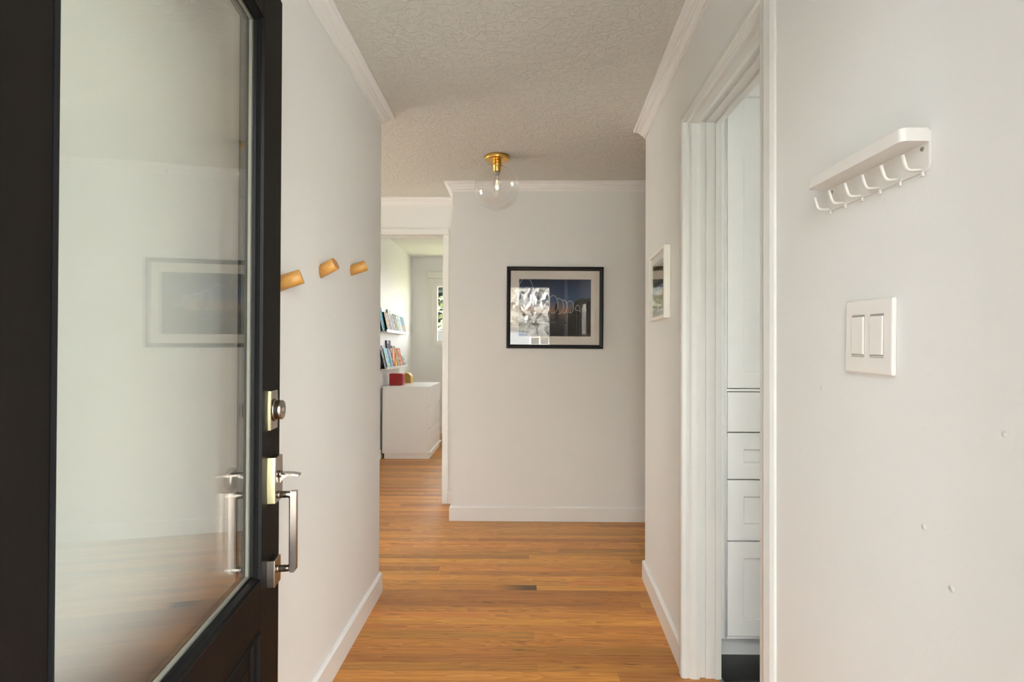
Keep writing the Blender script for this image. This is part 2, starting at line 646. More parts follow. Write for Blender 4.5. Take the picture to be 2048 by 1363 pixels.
bm = BM()
box(bm, -4.5, -0.47, 0.20, YE, -0.1, 2.75)
box(bm, 0.44, 4.5, 0.20, YE, -0.1, 2.75)
box(bm, -0.47, 0.44, 0.20, YE, 2.04, 2.75)
struct('wall_entry', bm, M['wall'])

bm = BM()
prism(bm, [(xr_near(YE), YE), (0.735, YE), (0.735, YN), (xr_near(YN), YN)], 0, H)
struct('wall_right_near', bm, M['wall'], 'off-white wall with coat rack and switch')
bm = BM()
prism(bm, [(xr_near(YN), YN), (0.735, YN), (0.745, YF), (xr_far(YF), YF)], ZD, H)
prism(bm, [(xr_far(YF), YF), (0.745, YF), (0.79, YC), (xr_far(YC), YC)], 0, H)
struct('wall_right', bm, M['wall'], 'short white wall between side doorway and hall corner')
bm = BM()
box(bm, 0.745, 3.2, 2.76, YC, 0, H)
struct('wall_cross_hall', bm, M['wall'])

bm = BM()
box(bm, -0.463, 3.2, YW, YB + 0.12, 0, HB)
struct('wall_far', bm, M['wall'], 'white wall at the end of the hall')

OX0, OX1, OZ = -1.345, -0.583, 2.085   # bedroom doorway
bm = BM()
box(bm, -3.2, OX0 - 0.02, YB, YB + 0.12, 0, HB)
box(bm, OX1 + 0.02, -0.463, YB, YB + 0.12, 0, HB)
box(bm, OX0 - 0.02, OX1 + 0.02, YB, YB + 0.12, OZ + 0.02, HB)
struct('wall_bedroom_doorway', bm, M['wall'])

# left wing end wall with window opening, right wing end wall
bm = BM()
box(bm, -3.2, -3.08, YL, YB, 0, 1.0)
box(bm, -3.2, -3.08, YL, YB, 1.9, H)
box(bm, -3.2, -3.08, YL, 2.98, 1.0, 1.9)
box(bm, -3.2, -3.08, 3.98, YB, 1.0, 1.9)
struct('wall_left_wing_end', bm, M['wall'])
bm = BM()
box(bm, 3.08, 3.2, YC, YW, 0, H)
struct('wall_right_wing_end', bm, M['wall'])

# bedroom walls
WX0, WX1, WZ0, WZ1 = -1.20, -0.20, 1.25, 2.13
bm = BM()
box(bm, -1.62, -1.5, YB + 0.12, YBB + 0.14, 0, HB)
struct('wall_bedroom_left', bm, M['wall_bed'], 'cream bedroom wall with two picture ledges')
bm = BM()
box(bm, -1.5, WX0, YBB, YBB + 0.14, 0, HB)
box(bm, WX1, 1.72, YBB, YBB + 0.14, 0, HB)
box(bm, WX0, WX1, YBB, YBB + 0.14, 0, WZ0)
box(bm, WX0, WX1, YBB, YBB + 0.14, WZ1, HB)
struct('wall_bedroom_back', bm, M['wall_bed'])
bm = BM()
box(bm, 1.60, 1.72, YB + 0.12, 4.55, 0, HB)
box(bm, 1.60, 1.72, 5.85, YBB, 0, HB)
box(bm, 1.60, 1.72, 4.55, 5.85, 0, 0.9)
box(bm, 1.60, 1.72, 4.55, 5.85, 2.1, HB)
struct('wall_bedroom_right', bm, M['wall_bed'])

# side room walls
bm = BM()
box(bm, 2.35, 2.47, YE, 2.76, 0, 0.75)
box(bm, 2.35, 2.47, YE, 2.76, 2.0, H)
box(bm, 2.35, 2.47, YE, 0.75, 0.75, 2.0)
box(bm, 2.35, 2.47, 1.75, 2.76, 0.75, 2.0)
struct('wall_side_room', bm, M['wall'])

# ceilings
bm = BM()
box(bm, -3.3, 3.3, 0.20, YB + 0.12, H, H + 0.30)
struct('ceiling', bm, M['ceiling'], 'white textured hall ceiling')
bm = BM()
box(bm, -1.7, 1.8, YB + 0.12, YBB + 0.25, HB, HB + 0.2)
struct('ceiling_bedroom', bm, M['wall_bed'])

# ------------------------------------------------------------------ floor: 57 mm oak strips laid across the hall
bm = BM()
box(bm, -3.2, 0.745, YE - 0.14, YC, -0.12, -0.016)
box(bm, -3.2, 3.2, YC, YB + 0.12, -0.12, -0.016)
box(bm, -1.62, 1.72, YB + 0.12, YBB + 0.14, -0.12, -0.016)
floor = struct('floor', bm, M['subfloor'], 'orange-brown oak strip floor')

PITCH = 0.05755
PH = 2.056
unit = bpy.data.meshes.new('plank')
bmu = BM()
box(bmu, -0.5, 0.5, -0.5, 0.5, -0.016, 0.0)
bmu.to_mesh(unit)
bmu.free()
unit.materials.append(M['floor'])
unit_dark = unit.copy()
unit_dark.materials[0] = M['floor_dark']
rnd = random.Random(11)
hidden = BM()
def row_extent(y):
    if y < YL:
        a = WL + 0.002
    elif y < YB + 0.12:
        a = -3.05
    else:
        a = -1.498
    if YE < y < YF:
        b = 0.735 if y > YN else xr_near(y)
    elif y < YC:
        b = xr_far(y)
    elif y < YW:
        b = 3.05
    elif y < YB + 0.12:
        b = -0.465
    else:
        b = 1.59
    return a, b
k0 = int((0.30 - PH) / PITCH)
k1 = int((YBB - PH) / PITCH)
n_planks = 0
for k in range(k0, k1 + 1):
    y0 = PH + k * PITCH
    yc = y0 + PITCH / 2
    a, b = row_extent(yc)
    # cut positions
    cuts = []
    if k == 12:      # the strip whose blackened end shows in front of the far wall
        cuts = [0.098, -0.93, -2.1, 1.32, 2.4]
    else:
        x = a - rnd.uniform(0.05, 1.2)
        while x < b:
            x += rnd.choice([rnd.uniform(0.5, 1.0), rnd.uniform(1.0, 1.9), rnd.uniform(1.4, 2.4)])
            cuts.append(x)
    cuts = sorted(c for c in cuts if a + 0.05 < c < b - 0.05)
    seq = [a] + cuts + [b]
    for p, q in zip(seq, seq[1:]):
        xl, xh = yc * -0.255 - 0.05, yc * 0.32 + 0.05   # what can be seen (with a margin for a step aside)
        if yc > 2.7 and yc < 4.4:
            xl = -1.35
        if yc > 4.4:
            xl, xh = -1.5, -0.4
        if yc < 1.75 or q < xl or p > xh:
            box(hidden, p + .0004, q - .0004, y0 + .0004, y0 + PITCH - .0004, -0.016, 0)
            continue
        me = unit_dark if (k == 12 and abs(q - 0.098) < 1e-6) else unit
        o = bpy.data.objects.new('plank', me)
        COL.objects.link(o)
        o.parent = floor
        o.location = ((p + q) / 2, yc, rnd.uniform(-0.0003, 0.0003))
        o.scale = (q - p - .0007, PITCH - .0007, 1)
        n_planks += 1
print('planks', n_planks)
o = obj('plank_field', hidden, M['floor'], floor)
o['kind'] = 'stuff'

# black tile floor of the side room
bm = BM()
box(bm, 0.745, 2.47, YE, 2.76, -0.12, -0.013)
ft = struct('floor_side_room', bm, M['grout'], 'black tiled floor of the side room')
tile_me = bpy.data.meshes.new('tile')
bmt = BM()
box(bmt, -0.149, 0.149, -0.149, 0.149, -0.013, -0.004, bev=0.0015, seg=1)
bmt.to_mesh(tile_me)
bmt.free()
tile_me.materials.append(M['tile'])
for i in range(5):
    for j in range(8):
        yy = 2.02 + 0.15 + 0.30 * (j - 5)
        if yy - 0.15 < YE or yy + 0.15 > 2.76:
            continue
        o = bpy.data.objects.new('tile', tile_me)
        COL.objects.link(o)
        o.parent = ft
        o.location = (0.898 + 0.30 * i, yy, 0)
bm = BM()
box(bm, 0.735, 0.75, YN, YF, -0.016, 0.001, bev=0.002)
struct('trim_1', bm, M['steel'], 'dark metal edge strip between oak floor and black tile')

# ------------------------------------------------------------------ baseboards and crown
BASE = [(0.0005, 0.0), (0.0135, 0.0), (0.0135, 0.091), (0.0070, 0.0992), (0.0005, 0.1005)]
CROWN = [(0.0005, H - 0.062), (0.007, H - 0.062), (0.009, H - 0.056), (0.009, H - 0.050), (0.016, H - 0.044), (0.022, H - 0.036),
         (0.024, H - 0.030), (0.031, H - 0.027), (0.033, H - 0.020), (0.044, H - 0.014), (0.052, H - 0.012), (0.056, H - 0.007), (0.056, H - 0.0005), (0.0005, H - 0.0005)]


def base(name, path, side, label=None):
    b = BM()
    sweep(b, path, BASE, side=side)
    return struct(name, b, M['trim'], label)


base('baseboard_left', [(WL, YE), (WL, YL), (-3.07, YL)], -1, 'white baseboard along the left wall')
base('baseboard_right', [(3.07, YC), (xr_far(YC), YC), (xr_far(YF + 0.022), YF + 0.022)], -1, 'white baseboard of the short right wall')
base('baseboard_right_near', [(xr_near(YN - 0.045), YN - 0.045), (xr_near(YE), YE)], -1)
base('baseboard_far', [(3.07, YW), (-0.463, YW), (-0.463, YB), (-0.5385, YB)], 1, 'white baseboard of the far wall')
base('baseboard_left_wing', [(OX0 - 0.045, YB), (-3.07, YB)], 1)
base('baseboard_bedroom', [(-1.5, YB + 0.14), (-1.5, YBB), (1.59, YBB)], -1, 'white bedroom baseboard')


def crown(name, path, side, label=None):
    b = BM()
    sweep(b, path, CROWN, side=side)
    return struct(name, b, M['trim'], label)


crown('trim_2', [(WL, YE), (WL, YL), (-3.07, YL)], -1, 'white crown moulding over the left wall')
crown('trim_3', [(3.07, YC), (xr_far(YC), YC), (xr_far(YF), YF), (xr_near(YN), YN), (xr_near(YE), YE)], -1, 'white crown moulding over the right wall')
crown('trim_4', [(3.07, YW), (-0.463, YW), (-0.463, YB), (-3.07, YB)], 1, 'white crown moulding over the far wall')

# ------------------------------------------------------------------ side doorway: profiled jamb and head, bare of its door
# profile runs across the wall thickness: (share of the thickness, how far it stands into the opening)
JP = [(0.000, 0.004), (0.004, 0.010), (0.016, 0.013), (0.028, 0.010), (0.036, 0.016), (0.052, 0.019), (0.066, 0.016), (0.069, 0.006),
      (0.089, 0.006), (0.0895, 0.012), (0.122, 0.012), (0.1225, 0.018), (0.1435, 0.018), (0.1450, 0.0)]
jroot = thing('door_2', 'white profiled side doorway frame without a door', None, (0.62, YF, 0), kind='structure')
X0J = 0.600
Z_H = ZD


def jamb_far():
    b = BM()
    n = len(JP)
    cols = []
    for z in (0.0, Z_H - 0.001):
        cols.append([b.verts.new((X0J + s, YF - d, z)) for s, d in JP] + [b.verts.new((X0J + 0.145, YF - 0.0005, z)), b.verts.new((X0J, YF - 0.0005 + 0.024, z)) if False else b.verts.new((X0J, YF - 0.0005, z))])
    a, c = cols
    m_ = len(a)
    for j in range(m_):
        b.faces.new((a[j], a[(j + 1) % m_], c[(j + 1) % m_], c[j]))
    b.faces.new(a)
    b.faces.new(list(reversed(c)))
    bmesh.ops.recalc_face_normals(b, faces=b.faces[:])
    return b


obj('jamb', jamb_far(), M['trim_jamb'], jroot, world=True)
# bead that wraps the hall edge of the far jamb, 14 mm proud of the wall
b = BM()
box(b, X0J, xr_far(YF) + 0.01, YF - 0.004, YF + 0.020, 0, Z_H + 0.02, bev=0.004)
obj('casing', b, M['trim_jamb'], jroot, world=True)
# head, same profile turned under the lintel
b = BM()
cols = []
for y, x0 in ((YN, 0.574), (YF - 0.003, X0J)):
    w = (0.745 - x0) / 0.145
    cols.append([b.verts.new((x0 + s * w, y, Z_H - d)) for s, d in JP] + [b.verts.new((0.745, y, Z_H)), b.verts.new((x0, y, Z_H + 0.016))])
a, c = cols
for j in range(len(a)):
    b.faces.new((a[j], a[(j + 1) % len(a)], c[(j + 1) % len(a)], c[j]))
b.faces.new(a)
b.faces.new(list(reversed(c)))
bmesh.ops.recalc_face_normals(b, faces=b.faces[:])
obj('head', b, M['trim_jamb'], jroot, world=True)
# near casing, seen edge on, with a rounded outer bead
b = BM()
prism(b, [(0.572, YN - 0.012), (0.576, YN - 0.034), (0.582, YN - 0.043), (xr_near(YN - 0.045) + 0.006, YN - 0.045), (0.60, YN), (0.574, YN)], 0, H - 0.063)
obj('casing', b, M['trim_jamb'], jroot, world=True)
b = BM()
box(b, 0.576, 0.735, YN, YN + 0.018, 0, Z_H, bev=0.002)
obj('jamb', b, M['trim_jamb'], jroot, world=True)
# painted-over hinge mortises
for z0, z1 in ((0.325, 0.45), (1.78, 1.90)):
    b = BM()
    box(b, X0J + 0.092, X0J + 0.120, YF - 0.0132, YF - 0.0118, z0, z1, bev=0.0004, seg=1)
    obj('hinge_plate', b, M['trim_jamb'], jroot, world=True)

# ------------------------------------------------------------------ bedroom doorway casing
broot = thing('door_3', 'white bedroom doorway frame standing open', None, ((OX0 + OX1) / 2, YB, 0), kind='structure')
for x0, x1 in ((OX1 - 0.0, OX1 + 0.044), (OX0 - 0.044, OX0)):
    b = BM()
    box(b, x0, x1, YB - 0.014, YB + 0.0, 0, OZ + 0.0, bev=0.003)
    obj('casing', b, M['trim'], broot, world=True)
b = BM()
box(b, OX0 - 0.044, OX1 + 0.044, YB - 0.014, YB, OZ + 0.0005, OZ + 0.044, bev=0.003)
obj('head_casing', b, M['trim'], broot, world=True)
for x0, x1, xs0, xs1 in ((OX1, OX1 + 0.0195, OX1 - 0.012, OX1), (OX0 - 0.0195, OX0, OX0, OX0 + 0.012)):
    b = BM()
    box(b, x0, x1, YB + 0.0005, YB + 0.1195, 0, OZ, bev=0.001)
    box(b, xs0, xs1, YB + 0.05, YB + 0.085, 0, OZ - 0.012, bev=0.002)
    obj('jamb', b, M['trim_jamb'], broot, world=True)
b = BM()
box(b, OX0, OX1, YB + 0.0005, YB + 0.1195, OZ, OZ + 0.0195, bev=0.001)
box(b, OX0, OX1, YB + 0.05, YB + 0.085, OZ - 0.012, OZ, bev=0.002)
obj('head', b, M['trim_jamb'], broot, world=True)

# ------------------------------------------------------------------ front door frame
froot = thing('door_4', 'front doorway frame around the camera side opening', None, (0, YE, 0), kind='structure')
for x0, x1 in ((-0.47, -0.452), (0.422, 0.44)):
    b = BM()
    box(b, x0, x1, 0.20, YE, 0, 2.04)
    obj('jamb', b, M['trim'], froot, world=True)
b = BM()
box(b, -0.452, 0.422, 0.20, YE, 2.02, 2.04)
obj('head', b, M['trim'], froot, world=True)
b = BM()
box(b, -0.47, 0.44, 0.17, YE, -0.016, 0.012, bev=0.004)
obj('threshold', b, M['steel'], froot, world=True)

# ------------------------------------------------------------------ front door leaf, open into the hall
TH = radians(7.4)
s_h = 0.914
P0 = Vector((-0.56, 1.30))
hx, hy = P0.x + s_h * sin(TH), P0.y - s_h * cos(TH)
LW = 0.900                       # leaf width
dr = thing('door_1', 'dark brown glazed front door standing open, with satin nickel handle set', None, (hx, hy, 0.0), pi / 2 + TH, kind='structure')
# local: x from hinge to latch, y=0 outer face towards the hall, y>0 towards the left wall
TK = 0.044
DZ0, DZ1 = 0.010, 2.013
GX0, GX1 = s_h - 0.767, s_h - 0.147      # outer edge of glazing moulding
GZ0, GZ1 = 0.711, 1.900
PZ0, PZ1 = 0.235, 0.606


def part(name, fn, m, parent=dr):
    b = BM()
    fn(b)
    return obj(name, b, m, parent)


part('stile', lambda b: box(b, 0, GX0, 0, TK, DZ0, DZ1, bev=0.0025), M['door'])
part('stile', lambda b: box(b, GX1, LW, 0, TK, DZ0, DZ1, bev=0.0025), M['door'])
part('rail', lambda b: box(b, GX0, GX1, 0.0002, TK - 0.0002, GZ1, DZ1), M['door'])
part('rail', lambda b: box(b, GX0, GX1, 0.0002, TK - 0.0002, PZ1, GZ0), M['door'])
part('rail', lambda b: box(b, GX0, GX1, 0.0002, TK - 0.0002, DZ0, PZ0), M['door'])


def frame_ring(b, x0, x1, z0, z1, prof):
    """rectangular mitred moulding; prof: (inset, y) list, closed"""
    rings = []
    for cx, cz, sx, sz in ((x0, z0, 1, 1), (x1, z0, -1, 1), (x1, z1, -1, -1), (x0, z1, 1, -1)):
        rings.append([b.verts.new((cx + sx * i, y, cz + sz * i)) for i, y in prof])
    k = len(prof)
    for r in range(4):
        A, B = rings[r], rings[(r + 1) % 4]
        for j in range(k):
            b.faces.new((A[j], A[(j + 1) % k], B[(j + 1) % k], B[j]))
    bmesh.ops.recalc_face_normals(b, faces=b.faces[:])


def bead_prof(ysurf, sgn, yin):
    return [(0.0, ysurf), (0.0, ysurf - sgn * 0.0025), (0.0025, ysurf - sgn * 0.0035), (0.004, ysurf + sgn * 0.003), (0.006, ysurf + sgn * 0.0035),
            (0.008, ysurf + sgn * 0.006), (0.0125, ysurf + sgn * 0.010), (0.0135, yin), (0.0, yin)]


part('glazing_bead', lambda b: frame_ring(b, GX0, GX1, GZ0, GZ1, bead_prof(0.0, 1, 0.0150)), M['bead'])
part('glazing_bead', lambda b: frame_ring(b, GX0, GX1, GZ0, GZ1, bead_prof(TK, -1, 0.0276)), M['bead'])
part('glazing_spacer', lambda b: frame_ring(b, GX0 + 0.001, GX1 - 0.001, GZ0 + 0.001, GZ1 - 0.001, [(0, 0.0185), (0.0145, 0.0185), (0.0145, 0.0240), (0, 0.0240)]), M['bead_in'])
part('glass_pane', lambda b: box(b, GX0 + 0.002, GX1 - 0.002, 0.0153, 0.0183, GZ0 + 0.002, GZ1 - 0.002), M['door_glass'])
part('glass_pane', lambda b: box(b, GX0 + 0.002, GX1 - 0.002, 0.0243, 0.0273, GZ0 + 0.002, GZ1 - 0.002), M['door_glass'])


def raised_panel(b):
    frame_ring(b, GX0, GX1, PZ0, PZ1, [(0, -0.001), (0.004, -0.004), (0.008, 0.002), (0.016, 0.006), (0.020, 0.012), (0.020, 0.022), (0, 0.022)])
    i = 0.020
    rings = []
    for ins, y in ((i, 0.012), (i + 0.028, 0.005), (i + 0.028, 0.004)):
        rings.append([b.verts.new(p) for p in ((GX0 + ins, y, PZ0 + ins), (GX1 - ins, y, PZ0 + ins), (GX1 - ins, y, PZ1 - ins), (GX0 + ins, y, PZ1 - ins))])
    for A, B in zip(rings, rings[1:]):
        for k in range(4):
            b.faces.new((A[k], A[(k + 1) % 4], B[(k + 1) % 4], B[k]))
    b.faces.new(rings[-1])
    box(b, GX0, GX1, 0.024, TK - 0.006, PZ0, PZ1)
    bmesh.ops.recalc_face_normals(b, faces=b.faces[:])


part('panel', raised_panel, M['door'])
for z in (0.25, 1.02, 1.80):
    def hng(b, z=z):
        cyl(b, (-0.007, TK + 0.004, z - 0.045), (-0.007, TK + 0.004, z + 0.045), 0.007, seg=12)
        box(b, -0.004, 0.0, 0.004, TK, z - 0.045, z + 0.045)
    part('hinge', hng, M['nickel'])

# hardware, centre line 60 mm in from the latch edge
HX = s_h - 0.078
zb = 1.062
def bowed_plate(b, cx, z0, z1, w, y0, y1, bow=0.003, n=10):
    """block whose long sides bow outwards; y1 is the outer (negative) face"""
    L = []
    R_ = []
    for k in range(n + 1):
        t = k / n
        z = z0 + (z1 - z0) * t
        o_ = bow * (1 - (2 * t - 1) ** 2)
        L.append((cx - w / 2 - o_ + bow, z))
        R_.append((cx + w / 2 + o_ - bow, z))
    ring = L + list(reversed(R_))
    cx0 = sum(p[0] for p in ring) / len(ring)
    cz0 = (z0 + z1) / 2
    levels = []
    for y, s_ in ((y0, 1.0), (y1 + 0.0015, 1.0), (y1, 0.965)):
        levels.append([b.verts.new((cx0 + (x - cx0) * s_, y, cz0 + (z - cz0) * (1 - (1 - s_) * 0.6))) for x, z in ring])
    for A, B in zip(levels, levels[1:]):
        for k in range(len(ring)):
            f = b.faces.new((A[k], A[(k + 1) % len(ring)], B[(k + 1) % len(ring)], B[k]))
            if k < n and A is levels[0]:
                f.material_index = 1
    b.faces.new(levels[0])
    b.faces.new(list(reversed(levels[-1])))
    bmesh.ops.recalc_face_normals(b, faces=b.faces[:])


db = part('deadbolt', lambda b: bowed_plate(b, HX, zb - 0.043, zb + 0.043, 0.051, 0.0, -0.007, 0.003), [M['nickel'], M['warm_glint']])
def bolt_cyl(b):
    cyl(b, (HX, -0.007, zb), (HX, -0.012, zb), 0.0255, 0.0235, seg=36)
    cyl(b, (HX, -0.012, zb), (HX, -0.0255, zb), 0.0215, seg=36, bev=0.0015)
part('lock_cylinder', bolt_cyl, M['nickel'], db)
def keyhole(b):
    cyl(b, (HX, -0.0253, zb), (HX, -0.0261, zb), 0.0085, seg=20)
    box(b, HX - 0.0012, HX + 0.0012, -0.0267, -0.0255, zb - 0.005, zb + 0.005)
part('keyhole', keyhole, M['nickel_dark'], db)

ze = 0.909
es = part('handle_plate', lambda b: bowed_plate(b, HX, ze - 0.050, ze + 0.050, 0.054, 0.0, -0.0180, 0.003), [M['nickel'], M['warm_glint']])
def lever(b):
    cyl(b, (HX, -0.018, ze + 0.010), (HX, -0.024, ze + 0.010), 0.008, seg=18)
    # thumb piece: tapering blade with a web under it
    pts = [(-0.018, 0.010, 0.006), (-0.032, 0.0095, 0.011), (-0.048, 0.008, 0.0125), (-0.062, 0.0055, 0.011)]
    top, bot = [], []
    for y, z, hw in pts:
        top.append((b.verts.new((HX - hw, y, ze + z + 0.004)), b.verts.new((HX + hw, y, ze + z + 0.004))))
        bot.append((b.verts.new((HX - hw, y, ze + z)), b.verts.new((HX + hw, y, ze + z))))
    for k in range(3):
        b.faces.new((top[k][0], top[k][1], top[k + 1][1], top[k + 1][0]))
        b.faces.new((bot[k][0], bot[k + 1][0], bot[k + 1][1], bot[k][1]))
        b.faces.new((top[k][0], top[k + 1][0], bot[k + 1][0], bot[k][0]))
        b.faces.new((top[k][1], bot[k][1], bot[k + 1][1], top[k + 1][1]))
    b.faces.new((top[0][0], bot[0][0], bot[0][1], top[0][1]))
    b.faces.new((top[3][0], top[3][1], bot[3][1], bot[3][0]))
    w = [b.verts.new(p) for p in ((HX - 0.003, -0.020, ze + 0.009), (HX - 0.003, -0.040, ze + 0.007), (HX - 0.003, -0.027, ze + 0.000), (HX - 0.003, -0.020, ze - 0.010))]
    w2 = [b.verts.new(v.co + Vector((0.006, 0, 0))) for v in w]
    b.faces.new(w)
    b.faces.new(list(reversed(w2)))
    for k in range(4):
        b.faces.new((w[k], w2[k], w2[(k + 1) % 4], w[(k + 1) % 4]))
    bmesh.ops.recalc_face_normals(b, faces=b.faces[:])
part('thumb_lever', lever, M['nickel'], es)

ZT, ZB_ = 0.873, 0.7085       # arms of the pull
part('foot_plate', lambda b: bowed_plate(b, HX, 0.6748, 0.7327, 0.047, 0.0, -0.0160, 0.002), [M['nickel'], M['nickel']])
def pull(b):
    ri = 0.0065
    cyl(b, (HX, -0.0175, ZT), (HX, -0.0205, ZT), 0.0085, seg=16)
    cyl(b, (HX, -0.0155, ZB_), (HX, -0.0190, ZB_), 0.0085, seg=16)
    pts = [(HX, -0.0175, ZT), (HX, -0.038, ZT)]
    for k in range(1, 6):
        a_ = pi / 2 * k / 6
        pts.append((HX, -0.038 - 0.009 * sin(a_), ZT - 0.009 * (1 - cos(a_))))
    pts += [(HX, -0.047, ZT - 0.015), (HX, -0.0475, (ZT + ZB_) / 2), (HX, -0.047, ZB_ + 0.015)]
    for k in range(5, 0, -1):
        a_ = pi / 2 * k / 6
        pts.append((HX, -0.038 - 0.009 * sin(a_), ZB_ + 0.009 * (1 - cos(a_))))
    pts += [(HX, -0.038, ZB_), (HX, -0.0155, ZB_)]
    tube(b, pts, ri, seg=14, flat=(0.0076, 0.0076))
    # flat outer face of the grip, mitred at its ends
    a = [(-0.0435, ZT + 0.0075), (-0.0565, ZT + 0.0075), (-0.0565, ZB_ - 0.002), (-0.052, ZB_ - 0.0075), (-0.0435, ZB_ - 0.0075)]
    A = [b.verts.new((HX - 0.0075, y, z)) for y, z in a]
    B = [b.verts.new((HX + 0.0075, y, z)) for y, z in a]
    b.faces.new(A)
    b.faces.new(list(reversed(B)))
    for k in range(5):
        b.faces.new((A[k], B[k], B[(k + 1) % 5], A[(k + 1) % 5]))
    bmesh.ops.recalc_face_normals(b, faces=b.faces[:])
part('pull_handle', pull, M['nickel'])
def knob(b):
    cyl(b, (HX, TK, ze), (HX, TK + 0.005, ze), 0.028, seg=28)
    cyl(b, (HX, TK + 0.005, ze), (HX, TK + 0.022, ze), 0.010, seg=18)
    prof = [(0.010, 0.020), (0.020, 0.025), (0.026, 0.034), (0.025, 0.044), (0.017, 0.050), (0.004, 0.0515)]
    rings = [[b.verts.new((HX + r * cos(2 * pi * k / 28), TK + d, ze + r * sin(2 * pi * k / 28))) for k in range(28)] for r, d in prof]
    for A, B in zip(rings, rings[1:]):
        for k in range(28):
            f = b.faces.new((A[k], A[(k + 1) % 28], B[(k + 1) % 28], B[k]))
            f.smooth = True
    b.faces.new(rings[-1])
    bmesh.ops.recalc_face_normals(b, faces=b.faces[:])
part('inner_knob', knob, M['nickel'])
def turn(b):
    cyl(b, (HX, TK, zb), (HX, TK + 0.006, zb), 0.026, seg=28)
    box(b, HX - 0.004, HX + 0.004, TK + 0.006, TK + 0.024, zb - 0.014, zb + 0.014, bev=0.002)
part('thumb_turn', turn, M['nickel'])
part('latch_plate', lambda b: box(b, LW - 0.0005, LW + 0.0015, 0.010, 0.034, ze - 0.03, ze + 0.03), M['nickel'])

# ------------------------------------------------------------------ built-in cabinet of the side room
CY = 2.120
cab = thing('built_in_cabinet', 'tall white built-in cabinet with shaker doors and drawers seen through side doorway', 'cabinet', (1.1, 2.4, 0))
def shaker(b, x0, x1, z0, z1, y, th=0.019, fr=0.062, rec=0.009):
    """slab with a recessed centre, front face at y (towards -y)"""
    e = 0.0015
    o_ = [(x0, z0), (x1, z0), (x1, z1), (x0, z1)]
    def ring(ins, yy):
        return [b.verts.new(p) for p in ((x0 + ins, yy, z0 + ins), (x1 - ins, yy, z0 + ins), (x1 - ins, yy, z1 - ins), (x0 + ins, yy, z1 - ins))]
    L = [ring(0, y + th), ring(0, y + e), ring(e, y)]
    if fr:
        L += [ring(fr, y), ring(fr + 0.0004, y + 0.015), ring(fr + 0.0042, y + 0.015), ring(fr + 0.0046, y + rec)]
    for A, B in zip(L, L[1:]):
        for k in range(4):
            b.faces.new((A[k], A[(k + 1) % 4], B[(k + 1) % 4], B[k]))
    b.faces.new(L[-1])
    b.faces.new(list(reversed(L[0])))
    bmesh.ops.recalc_face_normals(b, faces=b.faces[:])


def cpart(name, fn, m=M['cab'], parent=cab):
    b = BM()
    fn(b)
    return obj(name, b, m, parent, world=True)


CX0, CX1 = 0.748, 1.560
DX0, DX1 = 0.803, 1.505
def carcass(b):
    box(b, CX0, CX0 + 0.018, CY + 0.019, 2.755, 0.09, 2.33)
    box(b, CX1 - 0.018, CX1, CY + 0.019, 2.755, 0.09, 2.33)
    box(b, CX0 + 0.018, CX1 - 0.018, 2.74, 2.755, 0.09, 2.33)
    box(b, CX0 + 0.018, CX1 - 0.018, CY + 0.03, 2.74, 0.09, 0.108)
    box(b, CX0 + 0.018, CX1 - 0.018, CY + 0.03, 2.74, 2.312, 2.33)
cpart('carcass', carcass)
def fframe(b):
    box(b, CX0, DX0 - 0.003, CY, CY + 0.019, 0.095, 2.36, bev=0.0015)
    box(b, DX1 + 0.003, CX1, CY, CY + 0.019, 0.095, 2.36, bev=0.0015)
    for z0, z1 in ((0.095, 0.104), (1.0395, 1.049), (2.238, 2.36)):
        box(b, DX0 - 0.003, DX1 + 0.003, CY + 0.0005, CY + 0.019, z0, z1, bev=0.001)
    # rounded inner bead beside the doors
    cyl(b, (DX0 - 0.005, CY, 0.10), (DX0 - 0.005, CY, 2.24), 0.0045, seg=8)
cpart('face_frame', fframe)
cpart('toe_kick', lambda b: box(b, CX0, CX1, 2.192, 2.205, -0.004, 0.09))
FZ = [(0.107, 0.4655, 'door', 1), (0.4700, 0.7000, 'drawer', 1), (0.7045, 0.8805, 'drawer', 1), (0.8850, 1.0365, 'drawer', 0), (1.052, 2.235, 'door', 1)]
for z0, z1, nm, sh in FZ:
    cpart(nm, lambda b, z0=z0, z1=z1, sh=sh: shaker(b, DX0, DX1, z0, z1, CY - 0.004, fr=0.062 if sh else 0))

# ------------------------------------------------------------------ key rack with shelf on the right wall
ang = pi / 2 + 0.028
yc = 0.927
rk = thing('hook_rack', 'small white metal rack with ledge and six hooks on the right wall above the switch', 'coat rack', (xr_near(yc) - 0.0005, yc, 1.462), ang)
L2 = 0.1245
def rplate(b):
    # plate with rounded lower corners
    pts = []
    for cx, sgn in ((L2 - 0.010, 1), (-L2 + 0.010, -1)):
        seq = range(0, 7) if sgn == 1 else range(6, -1, -1)
        for k in seq:
            a_ = pi / 2 * k / 6
            pts.append((cx + sgn * 0.010 * cos(a_), 0.010 - 0.010 * sin(a_)))
    pts = [(L2, 0.058)] + pts + [(-L2, 0.058)]
    A = [b.verts.new((x, 0.0, z)) for x, z in pts]
    B = [b.verts.new((x, 0.004, z)) for x, z in pts]
    b.faces.new(A)
    b.faces.new(list(reversed(B)))
    for k in range(len(pts)):
        b.faces.new((A[k], A[(k + 1) % len(pts)], B[(k + 1) % len(pts)], B[k]))
    bmesh.ops.recalc_face_normals(b, faces=b.faces[:])
def rpart(name, fn, m=M['white_metal']):
    b = BM()
    fn(b)
    return obj(name, b, m, rk)
rpart('back_plate', rplate)
